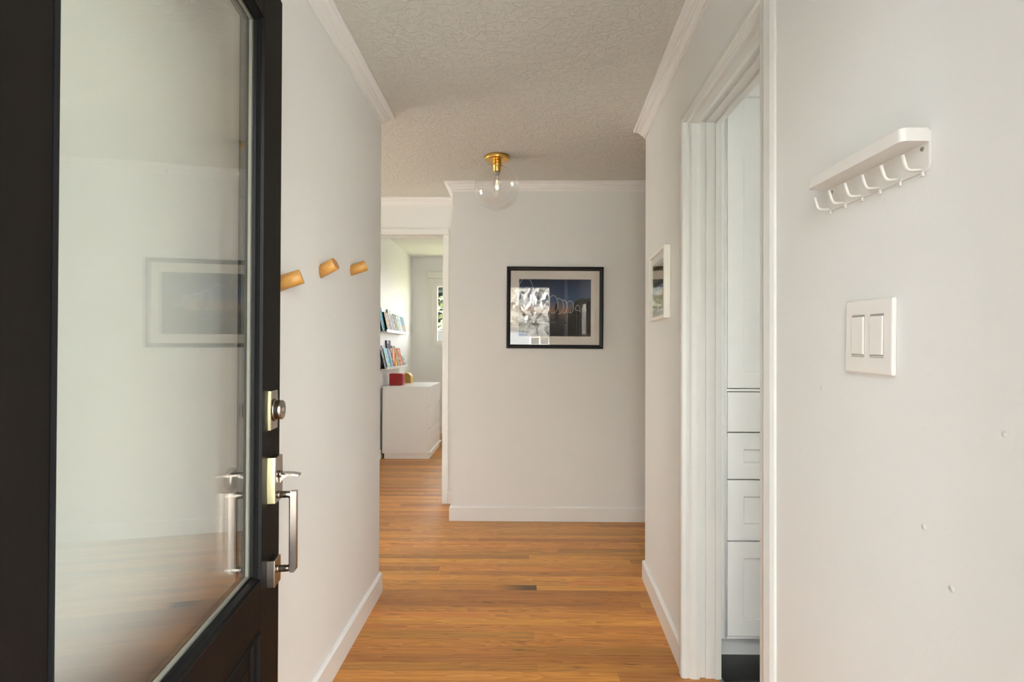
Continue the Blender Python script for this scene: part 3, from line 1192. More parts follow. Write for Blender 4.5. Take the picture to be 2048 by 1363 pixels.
def rshelf(b):
    # ledge slab with clipped and rounded front corners
    d = 0.044
    pts = [(-L2, 0.004), (L2, 0.004), (L2, d - 0.010)]
    for k in range(1, 6):
        a_ = pi / 2 * k / 6
        pts.append((L2 - 0.010 + 0.010 * cos(a_), d - 0.010 + 0.010 * sin(a_)))
    pts.append((L2 - 0.010, d))
    pts.append((-L2 + 0.012, d))
    for k in range(1, 6):
        a_ = pi / 2 + pi / 2 * k / 6
        pts.append((-L2 + 0.010 + 0.010 * cos(a_), d - 0.010 + 0.010 * sin(a_)))
    pts.append((-L2, d - 0.012))
    lev = []
    for z, s_ in ((0.0415, 0.998), (0.0425, 1.0), (0.0600, 1.0), (0.0610, 0.998)):
        lev.append([b.verts.new((x * s_, 0.004 + (y - 0.004) * s_, z)) for x, y in pts])
    for A, B in zip(lev, lev[1:]):
        for k in range(len(pts)):
            b.faces.new((A[k], A[(k + 1) % len(pts)], B[(k + 1) % len(pts)], B[k]))
    b.faces.new(list(reversed(lev[0])))
    b.faces.new(lev[-1])
    bmesh.ops.recalc_face_normals(b, faces=b.faces[:])
rpart('ledge', rshelf)
for k in range(6):
    hxk = -0.110 + k * 0.0456
    def hook(b, hxk=hxk):
        pts = [(hxk, 0.004, -0.002), (hxk, 0.004, 0.004), (hxk, 0.008, 0.0035), (hxk, 0.020, 0.003)]
        for q in range(1, 6):
            a_ = radians(75) * q / 5
            pts.append((hxk, 0.020 + 0.008 * sin(a_), 0.003 + 0.008 * (1 - cos(a_))))
        pts.append((hxk, 0.0300, 0.016))
        pts.append((hxk, 0.0325, 0.0255))
        tube(b, pts[1:], 0.003, seg=10, flat=(0.0022, 0.0037))
        box(b, hxk - 0.003, hxk + 0.003, 0.0005, 0.0045, -0.006, 0.006, bev=0.001, seg=1)
    rpart('hook', hook)
for x in (-0.112, 0.111):
    def scr(b, x=x):
        cyl(b, (x, 0.004, 0.034), (x, 0.0055, 0.034), 0.0034, 0.0028, seg=16)
        box(b, x - 0.0026, x + 0.0026, 0.0054, 0.0057, 0.0335, 0.0345)
        box(b, x - 0.0005, x + 0.0005, 0.0054, 0.0057, 0.0314, 0.0366)
    rpart('screw', scr, M['steel'])

# ------------------------------------------------------------------ double switch
yc = 0.933
sw = thing('light_switch', 'white double rocker switch plate on the right wall', 'switch', (xr_near(yc) - 0.0003, yc, 1.160), ang)
sw.rotation_euler = (0, radians(-1.2), ang)
def plate(b):
    W2, Hh = 0.060, 0.1255
    box(b, -W2, W2, 0, 0.0085, 0.0, Hh, bev=0.0035, seg=3)
def swp(name, fn, m=M['plastic']):
    b = BM()
    fn(b)
    return obj(name, b, m, sw)
swp('wall_plate', plate)
for xc in (-0.0235, 0.0235):
    def slot(b, xc=xc):
        frame_ring(b, xc - 0.0170, xc + 0.0170, 0.0280, 0.1000, [(0, 0.0082), (0.0008, 0.0088), (0.0010, 0.0082)])
        for z in (0.0284, 0.0312, 0.0974, 0.0992):
            box(b, xc - 0.0160, xc + 0.0160, 0.0084, 0.0091, z - 0.0005, z + 0.0005)
    swp('slot_line', slot, M['plastic_dim'])
    def paddle(b, xc=xc):
        vs = box(b, xc - 0.0155, xc + 0.0155, 0.0083, 0.0106, 0.0325, 0.0965, bev=0.0012)
        for v in vs:
            if v.co.y > 0.0095:
                t = (v.co.z - 0.0645) / 0.032
                v.co.y += 0.0012 * t * t - 0.0006
    swp('rocker', paddle)

# ------------------------------------------------------------------ wooden wall pegs
PEGS = [(1.560, 1.384, 0.054, 0.022, 0.28), (1.881, 1.464, 0.052, 0.025, -0.12), (2.228, 1.517, 0.056, 0.021, 0.22)]
PL = ['oak wall peg nearest the open front door, partly hidden by its edge', 'middle oak wall peg, its round end grain face turned to view', 'oak wall peg farthest from the door, nearest the hall corner']
for (py, pz, dx, dz, yaw), lab in zip(PEGS, PL):
    r_ = 0.0215
    t = thing('wall_peg', lab, 'wall hook', (WL + 0.0005, py, pz), 0, 'round oak pegs on the left wall')
    d = Vector((dx, dx * yaw, dz))
    b = BM()
    L_ = d.length
    dn = d.normalized()
    u = dn.cross(Vector((0, 1, 0))).normalized()
    w = dn.cross(u).normalized()
    seg = 40
    base_r, tip_r, tip2 = [], [], []
    for k in range(seg):
        a_ = 2 * pi * k / seg
        off = u * cos(a_) * r_ + w * sin(a_) * r_
        q0 = off - dn * (off.x / dn.x)          # cut flush with the wall
        base_r.append(b.verts.new(q0))
        tip_r.append(b.verts.new(off + dn * (L_ - 0.001)))
        tip2.append(b.verts.new(off * 0.955 + dn * L_))
    for A, B in ((base_r, tip_r), (tip_r, tip2)):
        for k in range(seg):
            f = b.faces.new((A[k], A[(k + 1) % seg], B[(k + 1) % seg], B[k]))
            f.smooth = True
    b.faces.new(list(reversed(base_r)))
    bmesh.ops.recalc_face_normals(b, faces=b.faces[:])
    obj('peg_body', b, M['peg'], t)
    b = BM()
    c_ = [b.verts.new(Vector(v)) for v in [dn * L_ + (u * cos(2 * pi * k / seg) + w * sin(2 * pi * k / seg)) * r_ * 0.955 for k in range(seg)]]
    b.faces.new(c_)
    c2 = [b.verts.new(v.co + dn * 0.0004) for v in c_]
    b.faces.new(c2)
    for k in range(seg):
        b.faces.new((c_[k], c_[(k + 1) % seg], c2[(k + 1) % seg], c2[k]))
    bmesh.ops.recalc_face_normals(b, faces=b.faces[:])
    obj('peg_end', b, M['peg_end'], t)

# ------------------------------------------------------------------ ceiling lamp
LX, LY = -0.131, 3.33
lamp = thing('ceiling_lamp', 'clear glass globe ceiling lamp with round brass canopy', 'ceiling lamp', (LX, LY, H))
def lp(name, fn, m, parent=lamp):
    b = BM()
    fn(b)
    return obj(name, b, m, parent, world=True)
can = lp('canopy', lambda b: lathe(b, (LX, LY), [(0.001, H - 0.0005), (0.076, H - 0.0005), (0.0775, H - 0.004), (0.0775, H - 0.018), (0.075, H - 0.022), (0.040, H - 0.024), (0.001, H - 0.024)], 48), M['brass'])
for sx in (-1, 1):
    lp('thumb_screw', lambda b, sx=sx: cyl(b, (LX + sx * 0.050, LY - 0.05, H - 0.022), (LX + sx * 0.050, LY - 0.05, H - 0.029), 0.005, seg=12), M['brass'], can)
lp('socket', lambda b: lathe(b, (LX, LY), [(0.001, H - 0.024), (0.026, H - 0.024), (0.026, H - 0.030), (0.024, H - 0.036), (0.028, H - 0.042), (0.028, H - 0.056), (0.0235, H - 0.060),
                                       (0.0235, H - 0.090), (0.021, H - 0.094), (0.001, H - 0.094)], 32), M['brass'])
lp('socket_ring', lambda b: lathe(b, (LX, LY), [(0.001, H - 0.094), (0.0195, H - 0.094), (0.0195, H - 0.102), (0.015, H - 0.106), (0.013, H - 0.112), (0.001, H - 0.112)], 28), M['grey_ring'])
GC, GR = 2.175, 0.137
def globe(b):
    prof = []
    a0 = math.asin(0.030 / GR)
    for k in range(40):
        a_ = a0 + (pi - a0) * k / 39
        prof.append((max(GR * sin(a_), 0.0004), GC + GR * cos(a_)))
    prof = [(0.030, GC + GR * cos(a0) + 0.006)] + prof
    lathe(b, (LX, LY), prof, 64)
lp('globe_shade', globe, M['globe'])
def bulb(b):
    prof = [(0.012, 2.253), (0.0125, 2.245), (0.015, 2.232), (0.022, 2.215), (0.0285, 2.196), (0.030, 2.183), (0.028, 2.169), (0.021, 2.158), (0.010, 2.1525), (0.0005, 2.1515)]
    lathe(b, (LX, LY), prof, 32)
bb = lp('bulb', bulb, M['globe'])
def filament(b):
    for k in range(4):
        a_ = pi / 2 * k + 0.4
        tube(b, [(LX + 0.004 * cos(a_), LY + 0.004 * sin(a_), 2.222), (LX + 0.010 * cos(a_ + 0.5), LY + 0.010 * sin(a_ + 0.5), 2.182)], 0.0007, seg=6)
lp('filament', filament, M['filament'], bb)
lp('bulb_stem', lambda b: cyl(b, (LX, LY, 2.25), (LX, LY, 2.215), 0.004, 0.002, seg=10), M['frame_white'], bb)

# ------------------------------------------------------------------ framed picture on the far wall
def mix(a, b, t):
    t = min(1, max(0, t))
    return tuple(x + (y - x) * t for x, y in zip(a, b))


def art_big(u, v):
    X = 255 + u * 980          # pixel frame of my study crop
    Y = 330 + v * 780
    sky = mix((0.007, 0.016, 0.048), (0.055, 0.105, 0.22), (Y - 330) / 330)
    if Y > 600:
        sky = mix(sky, (0.30, 0.17, 0.11), (Y - 620) / 140)
    if Y > 782:
        c = mix((0.16, 0.115, 0.10), (0.045, 0.052, 0.06), (Y - 790) / 90)
        c = mix(c, (0.018, 0.021, 0.024), (Y - 880) / 160)
        if 895 < Y < 925 and X < 760:
            c = mix(c, (0.13, 0.14, 0.17), 0.5)
    else:
        c = sky
    dark = (0.010, 0.009, 0.009)
    # slim stack
    if 660 < Y < 885:
        hw_l = 745 if Y > 700 else 745 + (700 - Y) * 0.3
        hw_r = 775 + (Y - 660) * 0.22 if Y < 790 else 803 + (790 - Y) * 0.05
        if hw_l < X < hw_r:
            c = dark if Y < 785 else mix(dark, c, 0.25)
    # headland
    top = 785
    if X > 925:
        top = 785 - (X - 925) * 0.25
    if X > 955:
        top = 777 - (X - 955) * 2.3
    if X > 1020:
        top = 625 - (X - 1020) * 0.55
    if X > 1095:
        top = 582 + 6 * sin(X * 0.05)
    if Y > top and X > 925:
        c = dark if Y < 800 else mix((0.012, 0.012, 0.013), c, 0.12 + max(0, (980 - X)) / 300)
    # trail of light drawn in loops over the water
    glow = 0.0
    for cx, cy, rx, ry, a0, a1 in ((350, 560, 112, 250, -180, 60), (590, 640, 85, 175, -130, 60), (722, 665, 66, 119, -180, 110), (802, 690, 60, 103, -120, 100),
                                    (860, 695, 52, 90, -110, 100), (950, 700, 48, 82, -140, 100), (1055, 735, 31, 60, -180, 10)):
        dx, dy = (X - cx) / rx, (Y - cy) / ry
        rr = sqrt(dx * dx + dy * dy)
        an = math.degrees(math.atan2(dy, dx))
        dpx = abs(rr - 1) * sqrt(((rx * dx) ** 2 + (ry * dy) ** 2) / max(rr * rr, 1e-6))
        if a0 <= an <= a1 and dpx < 7:
            glow = max(glow, (1 - dpx / 7) ** 0.8)
    if 1020 < X < 1108:
        yy = 742 + ((X - 1020) / 88) ** 2 * 28
        glow = max(glow, 1 - abs(Y - yy) / 7)
    if glow > 0:
        c = mix(c, (0.55, 0.58, 0.56), glow)
    return c


pcx, pcz = 0.2565, 1.487
pic = thing('framed_picture', 'black framed seascape photograph with wide cream mat on the far wall', 'picture', (pcx, YW - 0.0003, pcz), pi)
pic.rotation_euler = (0, radians(-0.25), pi)
PW, PHh = 0.674, 0.570
def pframe(b, W, Hh, prof):
    frame_ring(b, -W / 2, W / 2, -Hh / 2, Hh / 2, prof)
b = BM()
pframe(b, PW, PHh, [(0, 0.0), (0, 0.020), (0.003, 0.023), (0.009, 0.0235), (0.012, 0.018), (0.020, 0.0165), (0.025, 0.013), (0.027, 0.009), (0.027, 0.0)])
obj('frame', b, M['frame_black'], pic)
b = BM()
frame_ring(b, -PW / 2 + 0.026, PW / 2 - 0.026, -PHh / 2 + 0.026, PHh / 2 - 0.026, [(0, 0.004), (0, 0.0065), (0.0590, 0.0065), (0.0600, 0.0050), (0.0600, 0.004)])
obj('mat_board', b, M['mat_board'], pic)
grid('art_print', 0.5050, 0.404, 190, 150, art_big, M['print'], pic, Matrix.Translation((0.0, 0.0044, -0.004)) @ Matrix.Scale(-1, 4, (1, 0, 0)))
b = BM()
box(b, -PW / 2 + 0.025, PW / 2 - 0.025, 0.0078, 0.0092, -PHh / 2 + 0.025, PHh / 2 - 0.025)
obj('picture_glass', b, M['pic_glass'], pic)

# ------------------------------------------------------------------ white framed picture on the right wall
rv = random.Random(5)
nz = [[rv.random() for _ in range(40)] for _ in range(70)]
def art_small(u, v):
    # u runs away from the viewer
    n = nz[int(v * 69)][int(u * 39)]
    if v < 0.09:
        return (0.42, 0.33, 0.24)
    if v < 0.19:
        return (0.10, 0.065, 0.035)
    if v < 0.40:
        return (0.32, 0.22, 0.14)
    if v < 0.50:
        return mix((0.05, 0.04, 0.03), (0.13, 0.15, 0.12), n)
    if v < 0.62:
        return mix((0.10, 0.11, 0.09), (0.75, 0.80, 0.90), n)
    if v < 0.94:
        return mix((0.20, 0.20, 0.03), (0.62, 0.58, 0.22), n * (0.5 + 0.8 * v))
    if v < 0.97:
        return (0.35, 0.35, 0.36)
    return (0.70, 0.72, 0.78)


y1 = 2.292
y2 = 2.640
ym = (y1 + y2) / 2
wang = pi / 2 - 0.0551
pw2 = thing('framed_picture', 'small white framed photograph of a garden, on the right wall beside the side doorway', 'picture', (xr_far(ym) - 0.0008, ym, 1.4845), wang)
pw2.rotation_euler = (0, 0, wang)
WW, WH = 0.348, 0.306
b = BM()
pframe(b, WW, WH, [(0, 0.0), (0, 0.025), (0.0015, 0.0265), (0.013, 0.0265), (0.0145, 0.025), (0.0145, 0.002)])
obj('frame', b, M['frame_white'], pw2)
b = BM()
frame_ring(b, -WW / 2 + 0.014, WW / 2 - 0.014, -WH / 2 + 0.014, WH / 2 - 0.014, [(0, 0.013), (0, 0.0155), (0.0270, 0.0155), (0.0280, 0.0140), (0.0280, 0.013)])
obj('mat_board', b, M['mat_board'], pw2)
grid('art_print', WW - 0.082, WH - 0.082, 40, 70, art_small, M['print'], pw2, Matrix.Translation((0, 0.0135, 0)) @ Matrix.Scale(-1, 4, (1, 0, 0)))
b = BM()
box(b, -WW / 2 + 0.013, WW / 2 - 0.013, 0.0175, 0.0190, -WH / 2 + 0.013, WH / 2 - 0.013)
obj('picture_glass', b, M['glass'], pw2)

# ------------------------------------------------------------------ bedroom: dresser
ds = thing('dresser', 'white three-drawer dresser against the bedroom wall, under the lower book ledge', 'dresser', (-1.225, 6.37, 0))
def dp(name, fn, m=M['dresser'], parent=ds):
    b = BM()
    fn(b)
    return obj(name, b, m, parent, world=True)
DY0, DY1 = 5.97, 6.77
def dbody(b):
    box(b, -1.472, -0.980, DY0, DY0 + 0.018, 0.060, 0.768, bev=0.001)
    box(b, -1.472, -0.980, DY1 - 0.018, DY1, 0.060, 0.768, bev=0.001)
    box(b, -1.472, -1.465, DY0 + 0.018, DY1 - 0.018, 0.06, 0.768)
    box(b, -1.465, -0.985, DY0 + 0.018, DY1 - 0.018, 0.06, 0.075)
dp('body', dbody)
dp('dresser_top', lambda b: box(b, -1.474, -0.958, DY0 - 0.002, DY1 + 0.002, 0.7685, 0.785, bev=0.0015))
for z0, z1 in ((0.078, 0.318), (0.332, 0.556), (0.570, 0.7675)):
    def drw(b, z0=z0, z1=z1):
        box(b, -0.979, -0.960, DY0 + 0.001, DY1 - 0.001, z0, z1, bev=0.0015)
    d_ = dp('drawer', drw)
    dp('grip_edge', lambda b, z1=z1: box(b, -0.985, -0.972, DY0 + 0.02, DY1 - 0.02, z1 + 0.0005, z1 + 0.010), M['dresser'], d_)
dp('bottom_lip', lambda b: box(b, -0.980, -0.940, DY0 + 0.001, DY1 - 0.001, 0.062, 0.077, bev=0.002))
dp('plinth', lambda b: box(b, -1.452, -0.962, DY0 + 0.010, DY1 - 0.01, 0.0, 0.0595))

# toys on the dresser
rb = thing('toy_box', 'small dark red box on the near end of the white dresser top', 'toy', (-1.36, 6.20, 0.785))
b = BM()
box(b, -1.435, -1.288, 6.12, 6.27, 0.786, 0.918, bev=0.006, seg=3)
obj('box_body', b, M['red'], rb, world=True)
b = BM()
box(b, -1.287, -1.2855, 6.14, 6.25, 0.80, 0.905, bev=0.0006, seg=1)
obj('side_panel', b, M['red'], rb, world=True)

ra = thing('toy_house', 'small arched wooden toy behind the red box on the dresser', 'toy', (-1.35, 6.60, 0.785))
ax0, ax1, ay0, ay1, az = -1.395, -1.268, 6.52, 6.66, 0.786
def arch_pts(ins):
    pts = [(ax0 + ins, az + ins), (ax1 - ins, az + ins), (ax1 - ins, az + 0.062)]
    r_ = (ax1 - ax0) / 2 - ins
    c_ = (ax0 + ax1) / 2
    for k in range(1, 16):
        a_ = pi * k / 16
        pts.append((c_ + r_ * cos(a_), az + 0.062 + r_ * sin(a_) * 1.0))
    pts.append((ax0 + ins, az + 0.062))
    return pts
def arch_shell(b):
    o_, i_ = arch_pts(0), arch_pts(0.010)
    A = [b.verts.new((x, ay0, z)) for x, z in o_]
    B = [b.verts.new((x, ay0, z)) for x, z in i_]
    C_ = [b.verts.new((x, ay1, z)) for x, z in o_]
    D_ = [b.verts.new((x, ay1, z)) for x, z in i_]
    n_ = len(A)
    for k in range(n_):
        j = (k + 1) % n_
        b.faces.new((A[k], A[j], B[j], B[k]))
        b.faces.new((C_[k], D_[k], D_[j], C_[j]))
        b.faces.new((A[k], C_[k], C_[j], A[j]))
        b.faces.new((B[k], B[j], D_[j], D_[k]))
    bmesh.ops.recalc_face_normals(b, faces=b.faces[:])
b = BM()
arch_shell(b)
obj('arch_shell', b, M['toy_wood'], ra, world=True)
b = BM()
i_ = arch_pts(0.0103)
A = [b.verts.new((x, ay0 + 0.008, z)) for x, z in i_]
B = [b.verts.new((x, ay1 - 0.01, z)) for x, z in i_]
b.faces.new(A)
b.faces.new(list(reversed(B)))
for k in range(len(A)):
    b.faces.new((A[k], B[k], B[(k + 1) % len(A)], A[(k + 1) % len(A)]))
bmesh.ops.recalc_face_normals(b, faces=b.faces[:])
obj('front_panel', b, M['toy_inside'], ra, world=True)

# ------------------------------------------------------------------ picture ledges and the books on them
def ledge(lab, z):
    t = thing('picture_ledge', lab, 'shelf', (-1.4995, 6.42, z), 0, 'white picture ledges on the bedroom wall')
    Y0, Y1 = 5.845, 6.985
    for nm, bx in (('ledge_base', (-1.4995, -1.392, Y0, Y1, z, z + 0.010)), ('ledge_back', (-1.4995, -1.4895, Y0, Y1, z + 0.010, z + 0.055)), ('ledge_lip', (-1.402, -1.392, Y0, Y1, z + 0.0102, z + 0.030))):
        b = BM()
        box(b, *bx, bev=0.001, seg=1)
        obj(nm, b, M['white_metal'], t, world=True)
    return t


ledge('upper white picture ledge holding pale and blue books', 1.372)
ledge('lower white picture ledge holding colourful books, above the dresser', 0.968)

LEAN = radians(13)
def book(lab, grp, z, y, w, h, t, xb, base_c, accent, spine, seed, lean=LEAN, style=0):
    r0 = random.Random(seed)
    pal = [base_c, base_c, mix(base_c, accent, 0.5), accent, mix(base_c, (0.8, 0.8, 0.75), 0.4)]
    cells = [[r0.choice(pal) for _ in range(6)] for _ in range(8)]
    def colfn(u, v):
        if style == 1:      # plain head, picture below
            if v < 0.35:
                return base_c
            return cells[int(v * 7.99)][int(u * 5.99)]
        if style == 2:      # diagonal bands
            return accent if (u + v * 1.3) % 0.8 > 0.42 else base_c
        if style == 3:      # two fields
            return base_c if v < 0.55 else accent
        return cells[int(v * 7.99)][int(u * 5.99)]
    bt = thing('book', lab, 'book', (xb, y, z), 0, grp)
    base_c, accent, spine = [tuple(x ** 1.35 for x in q_) for q_ in (base_c, accent, spine)]
    lean = math.asin(min(sin(lean), (1.4975 + xb - t) / h))
    bt.location.z += t * sin(lean) + 0.0003
    rot = Matrix.Rotation(-lean, 4, 'Y')
    # local: x = thickness (front cover at +x), y = width (spine at -y, towards the viewer), z = height
    b = BM()
    box(b, -t + 0.0015, -0.0015, 0.002, w - 0.003, 0.003, h - 0.003)
    b.transform(rot)
    obj('page_block', b, M['pages'], bt)
    # cover: back board, spine, front board as one wrapped piece with its own colours
    verts, faces, cols = [], [], []
    def quad(a_, b_, c_, d_, col):
        n_ = len(verts)
        verts.extend([a_, b_, c_, d_])
        faces.append((n_, n_ + 1, n_ + 2, n_ + 3))
        cols.extend([*col, 1.0] * 4)
    nx_, nz_ = 6, 8
    for i in range(nx_):
        for j in range(nz_):
            y0_, y1_ = w * i / nx_, w * (i + 1) / nx_
            z0_, z1_ = h * (1 - j / nz_), h * (1 - (j + 1) / nz_)
            quad((0, y0_, z1_), (0, y1_, z1_), (0, y1_, z0_), (0, y0_, z0_), colfn((i + .5) / nx_, (j + .5) / nz_))
    quad((-t, 0, 0), (0, 0, 0), (0, 0, h), (-t, 0, h), spine)
    quad((-t, 0, 0), (-t, 0, h), (-t, w, h), (-t, w, 0), base_c)
    for x0_, x1_ in ((-0.0015, 0), (-t, -t + 0.0015)):
        quad((x0_, 0, h), (x1_, 0, h), (x1_, w, h), (x0_, w, h), base_c)
        quad((x0_, w, 0), (x0_, w, h), (x1_, w, h), (x1_, w, 0), base_c)
        quad((x0_, 0, 0), (x0_, w, 0), (x1_, w, 0), (x1_, 0, 0), base_c)
        xi = x0_ if x0_ > -t / 2 else x1_
        quad((xi, 0.0, 0), (xi, w, 0), (xi, w, h), (xi, 0.0, h), base_c)
    me = bpy.data.meshes.new('cover')
    me.from_pydata(verts, [], faces)
    at = me.color_attributes.new('Col', 'FLOAT_COLOR', 'CORNER')
    at.data.foreach_set('color', cols)
    me.transform(rot)
    link('cover', me, M['cover'], bt)
    return bt


GU, GL_ = 'children\'s books on the upper ledge', 'children\'s books on the lower ledge'
zu, zl = 1.3825, 0.9785
xf_, xk_ = -1.412, -1.462
# upper ledge, near to far
book('tall book with teal top and blue cover at the near end of the upper ledge', GU, zu, 5.815, 0.135, 0.262, 0.012, -1.436, (0.03, 0.22, 0.42), (0.10, 0.42, 0.40), (0.02, 0.04, 0.06), 1)
book('book with thick black spine and pinkish beige cover on the upper ledge', GU, zu, 5.955, 0.150, 0.215, 0.022, xf_, (0.48, 0.34, 0.27), (0.55, 0.47, 0.30), (0.010, 0.008, 0.008), 2)
book('slim book with bright white spine and grey patterned cover on the upper ledge', GU, zu, 6.125, 0.135, 0.215, 0.010, xf_, (0.40, 0.42, 0.45), (0.30, 0.22, 0.27), (0.85, 0.85, 0.80), 3)
book('tall cream book with dark spine showing behind the front row of the upper ledge', GU, zu, 6.235, 0.170, 0.262, 0.010, xk_, (0.66, 0.65, 0.60), (0.60, 0.62, 0.58), (0.08, 0.08, 0.10), 4)
book('book with pale pink spine and mauve cover on the upper ledge', GU, zu, 6.275, 0.110, 0.205, 0.010, xf_, (0.38, 0.30, 0.34), (0.20, 0.18, 0.16), (0.78, 0.66, 0.62), 5)
book('book with olive and dark cover in the middle of the upper ledge', GU, zu, 6.395, 0.105, 0.222, 0.010, xf_, (0.20, 0.20, 0.12), (0.35, 0.36, 0.10), (0.16, 0.20, 0.20), 6)
book('book with navy spine and pale green cover on the upper ledge', GU, zu, 6.510, 0.100, 0.222, 0.010, xf_, (0.42, 0.55, 0.46), (0.10, 0.14, 0.30), (0.03, 0.04, 0.12), 7)
book('pale icy blue book on the upper ledge, second from its far end', GU, zu, 6.620, 0.150, 0.225, 0.010, xf_, (0.55, 0.60, 0.66), (0.44, 0.50, 0.62), (0.60, 0.62, 0.66), 8)
book('book with teal sky and sandy lower cover at the far end of the upper ledge', GU, zu, 6.780, 0.185, 0.212, 0.012, xf_, (0.24, 0.44, 0.47), (0.55, 0.42, 0.24), (0.04, 0.10, 0.18), 9, style=3)
# lower ledge
book('dark purple grey book at the near end of the lower ledge', GL_, zl, 5.855, 0.085, 0.235, 0.016, -1.420, (0.20, 0.18, 0.26), (0.05, 0.06, 0.05), (0.03, 0.03, 0.03), 10)
book('book with light blue cover and yellowed black spine on the lower ledge', GL_, zl, 5.950, 0.160, 0.228, 0.012, xf_, (0.38, 0.58, 0.64), (0.10, 0.38, 0.48), (0.20, 0.17, 0.03), 11, style=1)
book('pale blue book standing behind the light blue one on the lower ledge', GL_, zl, 5.985, 0.160, 0.252, 0.010, xk_, (0.52, 0.58, 0.66), (0.42, 0.48, 0.60), (0.30, 0.36, 0.46), 12)
book('book with teal spine and slate blue cover on the lower ledge', GL_, zl, 6.130, 0.135, 0.222, 0.012, xf_, (0.12, 0.20, 0.32), (0.22, 0.36, 0.50), (0.01, 0.10, 0.16), 13)
book('tall plain dark purple book behind the yellow one on the lower ledge', GL_, zl, 6.190, 0.200, 0.312, 0.012, xk_, (0.060, 0.035, 0.080), (0.05, 0.03, 0.07), (0.035, 0.02, 0.05), 14)
book('bright yellow book with red and orange bands on the lower ledge', GL_, zl, 6.290, 0.170, 0.228, 0.012, xf_, (0.85, 0.55, 0.02), (0.55, 0.05, 0.04), (0.12, 0.05, 0.16), 15, style=2)
book('book with ochre cover and dark brown spine on the lower ledge', GL_, zl, 6.475, 0.130, 0.225, 0.016, xf_, (0.46, 0.25, 0.07), (0.32, 0.26, 0.24), (0.09, 0.03, 0.02), 16, style=1)
book('grey book peeping over the ochre one on the lower ledge', GL_, zl, 6.475, 0.160, 0.250, 0.010, xk_, (0.36, 0.34, 0.30), (0.26, 0.24, 0.22), (0.22, 0.20, 0.18), 17)
book('orange red book near the far end of the lower ledge', GL_, zl, 6.620, 0.170, 0.228, 0.014, xf_, (0.56, 0.13, 0.045), (0.62, 0.26, 0.14), (0.11, 0.02, 0.015), 18)
book('small teal and white book at the far end of the lower ledge', GL_, zl, 6.805, 0.140, 0.130, 0.010, xf_, (0.50, 0.56, 0.52), (0.08, 0.20, 0.20), (0.10, 0.12, 0.11), 19)

# ------------------------------------------------------------------ bedroom window
wn = thing('window_1', 'white framed bedroom window with a roller blind box above', None, ((WX0 + WX1) / 2, YBB, WZ0), kind='structure')
def wp(name, fn, m=M['trim'], parent=wn):
    b = BM()
    fn(b)
    return obj(name, b, m, parent, world=True)
def wring(b, x0, x1, z0, z1, w, y0, y1):
    frame_ring(b, x0, x1, z0, z1, [(0, y0), (0, y1), (w, y1), (w, y0)])
wp('casing', lambda b: wring(b, -1.258, -0.142, 1.205, 2.186, 0.050, YBB - 0.014, YBB - 0.0005))
wp('window_frame', lambda b: wring(b, WX0 + 0.001, WX1 - 0.001, WZ0 + 0.001, WZ1 - 0.001, 0.026, YBB + 0.02, YBB + 0.09), M['vinyl'])
sa = wp('sash', lambda b: wring(b, WX0 + 0.026, -0.69, WZ0 + 0.026, WZ1 - 0.026, 0.030, YBB + 0.03, YBB + 0.07), M['vinyl'])
wp('pane', lambda b: box(b, WX0 + 0.055, -0.719, YBB + 0.045, YBB + 0.049, WZ0 + 0.055, WZ1 - 0.055), M['glass'], sa)
sa2 = wp('sash', lambda b: wring(b, -0.71, WX1 - 0.026, WZ0 + 0.026, WZ1 - 0.026, 0.030, YBB + 0.05, YBB + 0.088), M['vinyl'])
wp('pane', lambda b: box(b, -0.681, WX1 - 0.055, YBB + 0.066, YBB + 0.070, WZ0 + 0.055, WZ1 - 0.055), M['glass'], sa2)
rbk = thing('roller_blind', 'white roller blind cassette above the bedroom window', 'blind', (-0.70, YBB - 0.05, 2.19))
b = BM()
box(b, -1.277, -0.12, YBB - 0.075, YBB - 0.0005, 2.188, 2.273, bev=0.006)
obj('cassette', b, M['trim'], rbk, world=True)
b = BM()
tube(b, [(-1.268, YBB - 0.05, 2.19), (-1.268, YBB - 0.05, 1.60)], 0.0015, seg=6)
obj('pull_cord', b, M['white_metal'], rbk, world=True)

# windows on unseen room sides; the right-hand pair is added to bring in daylight
def plain_window(name, axis, x, y0, y1, z0, z1):
    t = thing(name, None, None, (x, (y0 + y1) / 2, z0), kind='structure')
    b = BM()
    for bx in ((x, x + 0.06, y0, y0 + 0.04, z0, z1), (x, x + 0.06, y1 - 0.04, y1, z0, z1), (x, x + 0.06, y0 + 0.04, y1 - 0.04, z0, z0 + 0.04), (x, x + 0.06, y0 + 0.04, y1 - 0.04, z1 - 0.04, z1)):
        box(b, *bx)
    f_ = obj('window_frame', b, M['vinyl'], t, world=True)
    b = BM()
    box(b, x + 0.02, x + 0.024, y0 + 0.04, y1 - 0.04, z0 + 0.04, z1 - 0.04)
    obj('pane', b, M['glass'], t, world=True)
plain_window('window_2', 'x', -3.17, 2.98, 3.98, 1.0, 1.9)
plain_window('added_window_3', 'x', 1.63, 4.55, 5.85, 0.9, 2.1)  # added, unseen: lights the bedroom and the near side of the dresser
plain_window('added_window_4', 'x', 2.38, 0.75, 1.75, 0.75, 2.0)  # added, unseen: brightens the side room

